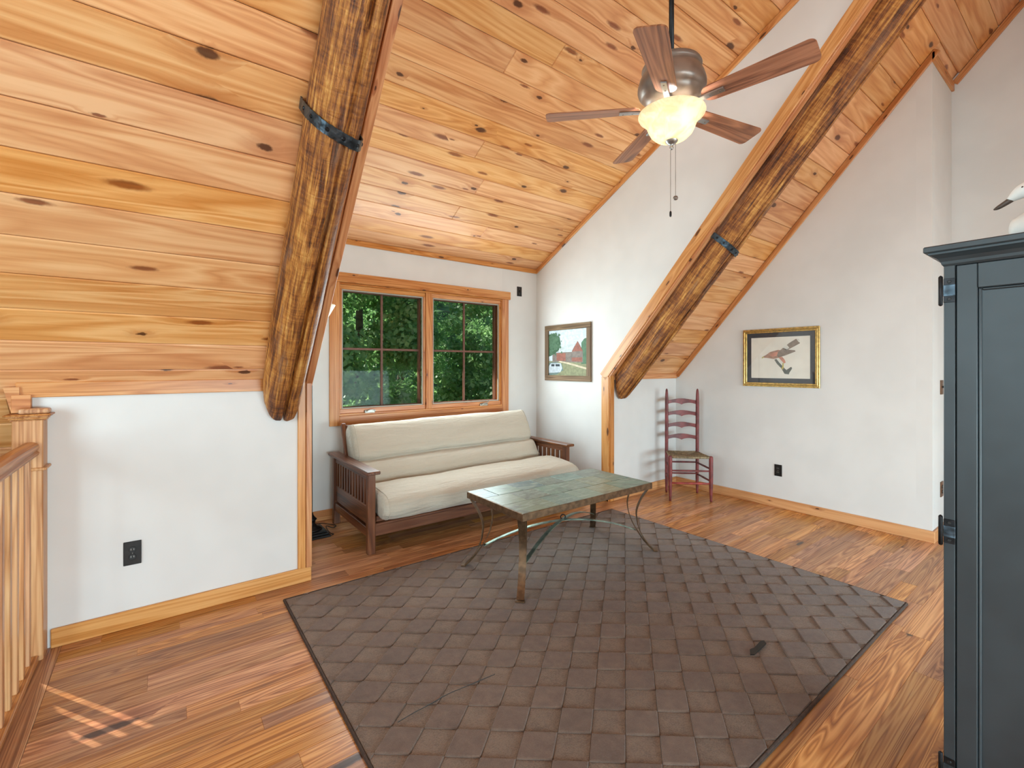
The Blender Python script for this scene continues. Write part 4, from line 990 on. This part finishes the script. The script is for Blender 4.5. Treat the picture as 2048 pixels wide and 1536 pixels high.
# outline points measured on the paper, 0..1 right and down
q = lambda u, v: (-A2 + 2 * A2 * u, B2 - 2 * B2 * v)
flat('paper', rectp(-A2, A2, -B2, B2), 0, 'paper', pa)
flat('printed_tail', poly([(.56, .28), (.66, .16), (.78, .06), (.83, .10), (.84, .17), (.72, .26), (.62, .33)]), .0008, 'b_wing', pa)
flat('printed_tail_tip', poly([(.78, .06), (.82, .07), (.845, .13), (.83, .15), (.805, .11)]), .0014, 'b_white', pa)
flat('printed_rump', poly([(.55, .27), (.63, .20), (.67, .27), (.62, .32)]), .0014, 'b_white', pa)
flat('printed_wing', poly([(.45, .40), (.56, .27), (.64, .31), (.76, .33), (.77, .36), (.60, .45), (.48, .50)]), .0014, 'b_wing', pa)
flat('printed_body', poly([(.22, .46), (.26, .44), (.34, .36), (.48, .31), (.58, .34), (.60, .44), (.50, .50), (.40, .53), (.32, .51), (.27, .50), (.23, .50)]), .0011, 'b_body', pa)
flat('printed_breast', poly([(.33, .44), (.38, .38), (.48, .36), (.46, .45), (.38, .48)]), .0017, 'b_breast', pa)
flat('printed_bill', poly([(.195, .485), (.225, .465), (.24, .485), (.215, .50), (.20, .52)]), .0017, 'b_yellow', pa)
flat('printed_leg', poly([(.49, .50), (.55, .48), (.59, .55), (.61, .62), (.58, .64)]), .0017, 'b_breast', pa)
flat('printed_claw', poly([(.555, .63), (.575, .63), (.575, .74), (.56, .79), (.53, .76), (.55, .72)]), .0017, 'b_yellow', pa)
flat('printed_branch', poly([(.415, .55), (.45, .53), (.50, .62), (.57, .73), (.62, .80), (.70, .72), (.715, .76), (.67, .86), (.66, .90), (.59, .89), (.53, .75), (.46, .65)]), .0014, 'b_branch', pa)
link('glazing', box_me(2 * A + .01, 2 * Bh + .01, .0015), M['picglass'], p2, (0, 0, .0105))

# ------------------------------------------------------------------ floor lamp beside the futon
lp = empty('floor_lamp', (.985, 4.06, 0), 0, 'black torchiere floor lamp standing in the dormer corner behind the log', 'lamp')
for hw, z0, z1 in ((.125, 0, .018), (.112, .018, .036), (.10, .036, .05)): link('base', box_me(hw * 2, hw * 2, z1 - z0, .004), M['lamp_black'], lp, (0, 0, (z0 + z1) / 2))
link('stem_foot', lathe([(.085, .05), (.082, .06), (.05, .075), (.03, .10), (.035, .125), (.045, .135), (.03, .15), (.018, .17), (.013, .19)], 24), M['lamp_black'], lp, None, None, True)
link('pole', lathe([(.011, .17), (.011, 1.74)], 14), M['lamp_black'], lp, None, None, True)
link('lamp_bowl', lathe([(.03, 1.735), (.075, 1.75), (.12, 1.79), (.15, 1.84), (.185, 1.905), (.188, 1.912), (.181, 1.912), (.145, 1.845), (.115, 1.796), (.07, 1.757), (.03, 1.742)], 32), M['lampshade'], lp, None, None, True)
link('cord', sweep(catmull([(.02, .11, .055), (.13, .20, .02), (.20, .16, .008), (.23, .10, .008), (.19, .06, .010), (.14, .07, .03), (.13, .0, .02), (.14, -.06, .006), (.155, -.09, .006), (.13, -.115, .006)], 6), circ(.0035, 6)), M['cord'], lp, None, None, True)

# ------------------------------------------------------------------ outdoors seen through the window
st(bx('ground', -30, 40, YD + 1.2, 45, -3.4, -3.2, M['grass']), 'grassy ground outside the house', 'ground')
V, F = [], []; nx, ny = 60, 26
for i in range(nx + 1):
    for j in range(ny + 1):
        x, t = -25 + 65 * i / nx, j / ny; p = Vector((x, 22 + 16 * t, -3.2 + 17 * t ** .8)); d = mn.noise(Vector((x * .45, t * 9, 1.3))) * 1.6 + mn.noise(Vector((x * 1.3, t * 24, 4))) * .7
        V.append(p + Vector((0, -d, d * .4)))
for i in range(nx):
    for j in range(ny): b0 = i * (ny + 1) + j; F.append((b0, b0 + ny + 1, b0 + ny + 2, b0 + 1))
st(link('hillside', fixn(pyd(V, F)), M['forest'], smooth=True), 'dark wooded hillside rising behind the trees', 'hillside')
def tree(loc, h, rx, nleaf, seed, label):
    rg = np.random.RandomState(seed)
    root = empty('tree', loc, 0, label, 'tree', 'leafy trees outside the window')
    link('trunk', lathe([(.20, 0), (.16, h * .3), (.10, h * .6), (.03, h * .95)], 10), M['bark'], root, None, None, True)
    # clumps on and in an ellipsoid
    nc = 170
    cc = rg.normal(size=(nc, 3)); cc /= np.linalg.norm(cc, axis=1)[:, None]; cc *= (rg.uniform(.45, 1, nc) ** .5)[:, None]
    cc = cc * np.array([rx, rx * .7, h * .46]) + np.array([0, 0, h * .54])
    idx = rg.randint(0, nc, nleaf); off = rg.normal(size=(nleaf, 3)); off /= np.linalg.norm(off, axis=1)[:, None]
    cr = rg.uniform(.30, .58, nc)
    P = cc[idx] + off * (cr[idx] * rg.uniform(.55, 1.05, nleaf))[:, None] * np.array([1, 1, .75])
    n = off + rg.normal(size=(nleaf, 3)) * .6 + np.array([0, 0, .5]); n /= np.linalg.norm(n, axis=1)[:, None]
    t = np.cross(n, rg.normal(size=(nleaf, 3))); t /= np.linalg.norm(t, axis=1)[:, None]; b = np.cross(n, t)
    ln = rg.uniform(.07, .15, nleaf)[:, None]; wd = ln * .36
    V = np.stack([P - t * ln * .5, P + b * wd - n * ln * .05, P + t * ln * .5, P - b * wd - n * ln * .05], 1).reshape(-1, 3)
    me = bpy.data.meshes.new('leaves'); me.vertices.add(len(V)); me.vertices.foreach_set('co', V.astype(np.float32).ravel())
    me.loops.add(nleaf * 4); me.loops.foreach_set('vertex_index', np.arange(nleaf * 4, dtype=np.int32))
    me.polygons.add(nleaf); me.polygons.foreach_set('loop_start', np.arange(0, nleaf * 4, 4, dtype=np.int32)); me.update(calc_edges=True)
    tag(link('foliage', me, M['leaf'], root), kind='stuff')
tree((2.25, 8.6, -3.2), 11.5, 1.8, 46000, 1, 'leafy tree outside filling the left window sash')
tree((7.2, 9.2, -3.2), 8.0, 1.95, 30000, 2, 'leafy tree outside filling the right window sash')
tree((-2.3, 8.9, -3.2), 14.0, 1.6, 38000, 11, 'unseen tall tree added left of the window to block the sun')  # added out of view in the sun's path, keeps sun patches off the dormer
tree((4.3, 12.6, -3.2), 9.6, 2.3, 32000, 3, 'dark tree outside behind the middle of the window')
tree((10.3, 13.0, -3.2), 9.6, 2.3, 22000, 4, 'tree outside behind the right edge of the window')
tree((-1.7, 12.6, -3.2), 9.6, 2.3, 14000, 5, 'tree outside behind the left edge of the window')
tree((7.6, 17.4, -3.2), 12.5, 2.7, 26000, 6, 'tall tree outside far behind the right sash')
tree((1.2, 17.4, -3.2), 12.5, 2.7, 22000, 8, 'tall tree outside far behind the left sash')
tree((14.2, 17.8, -3.2), 12.5, 2.7, 16000, 9, 'tall tree outside far beyond the right window jamb')
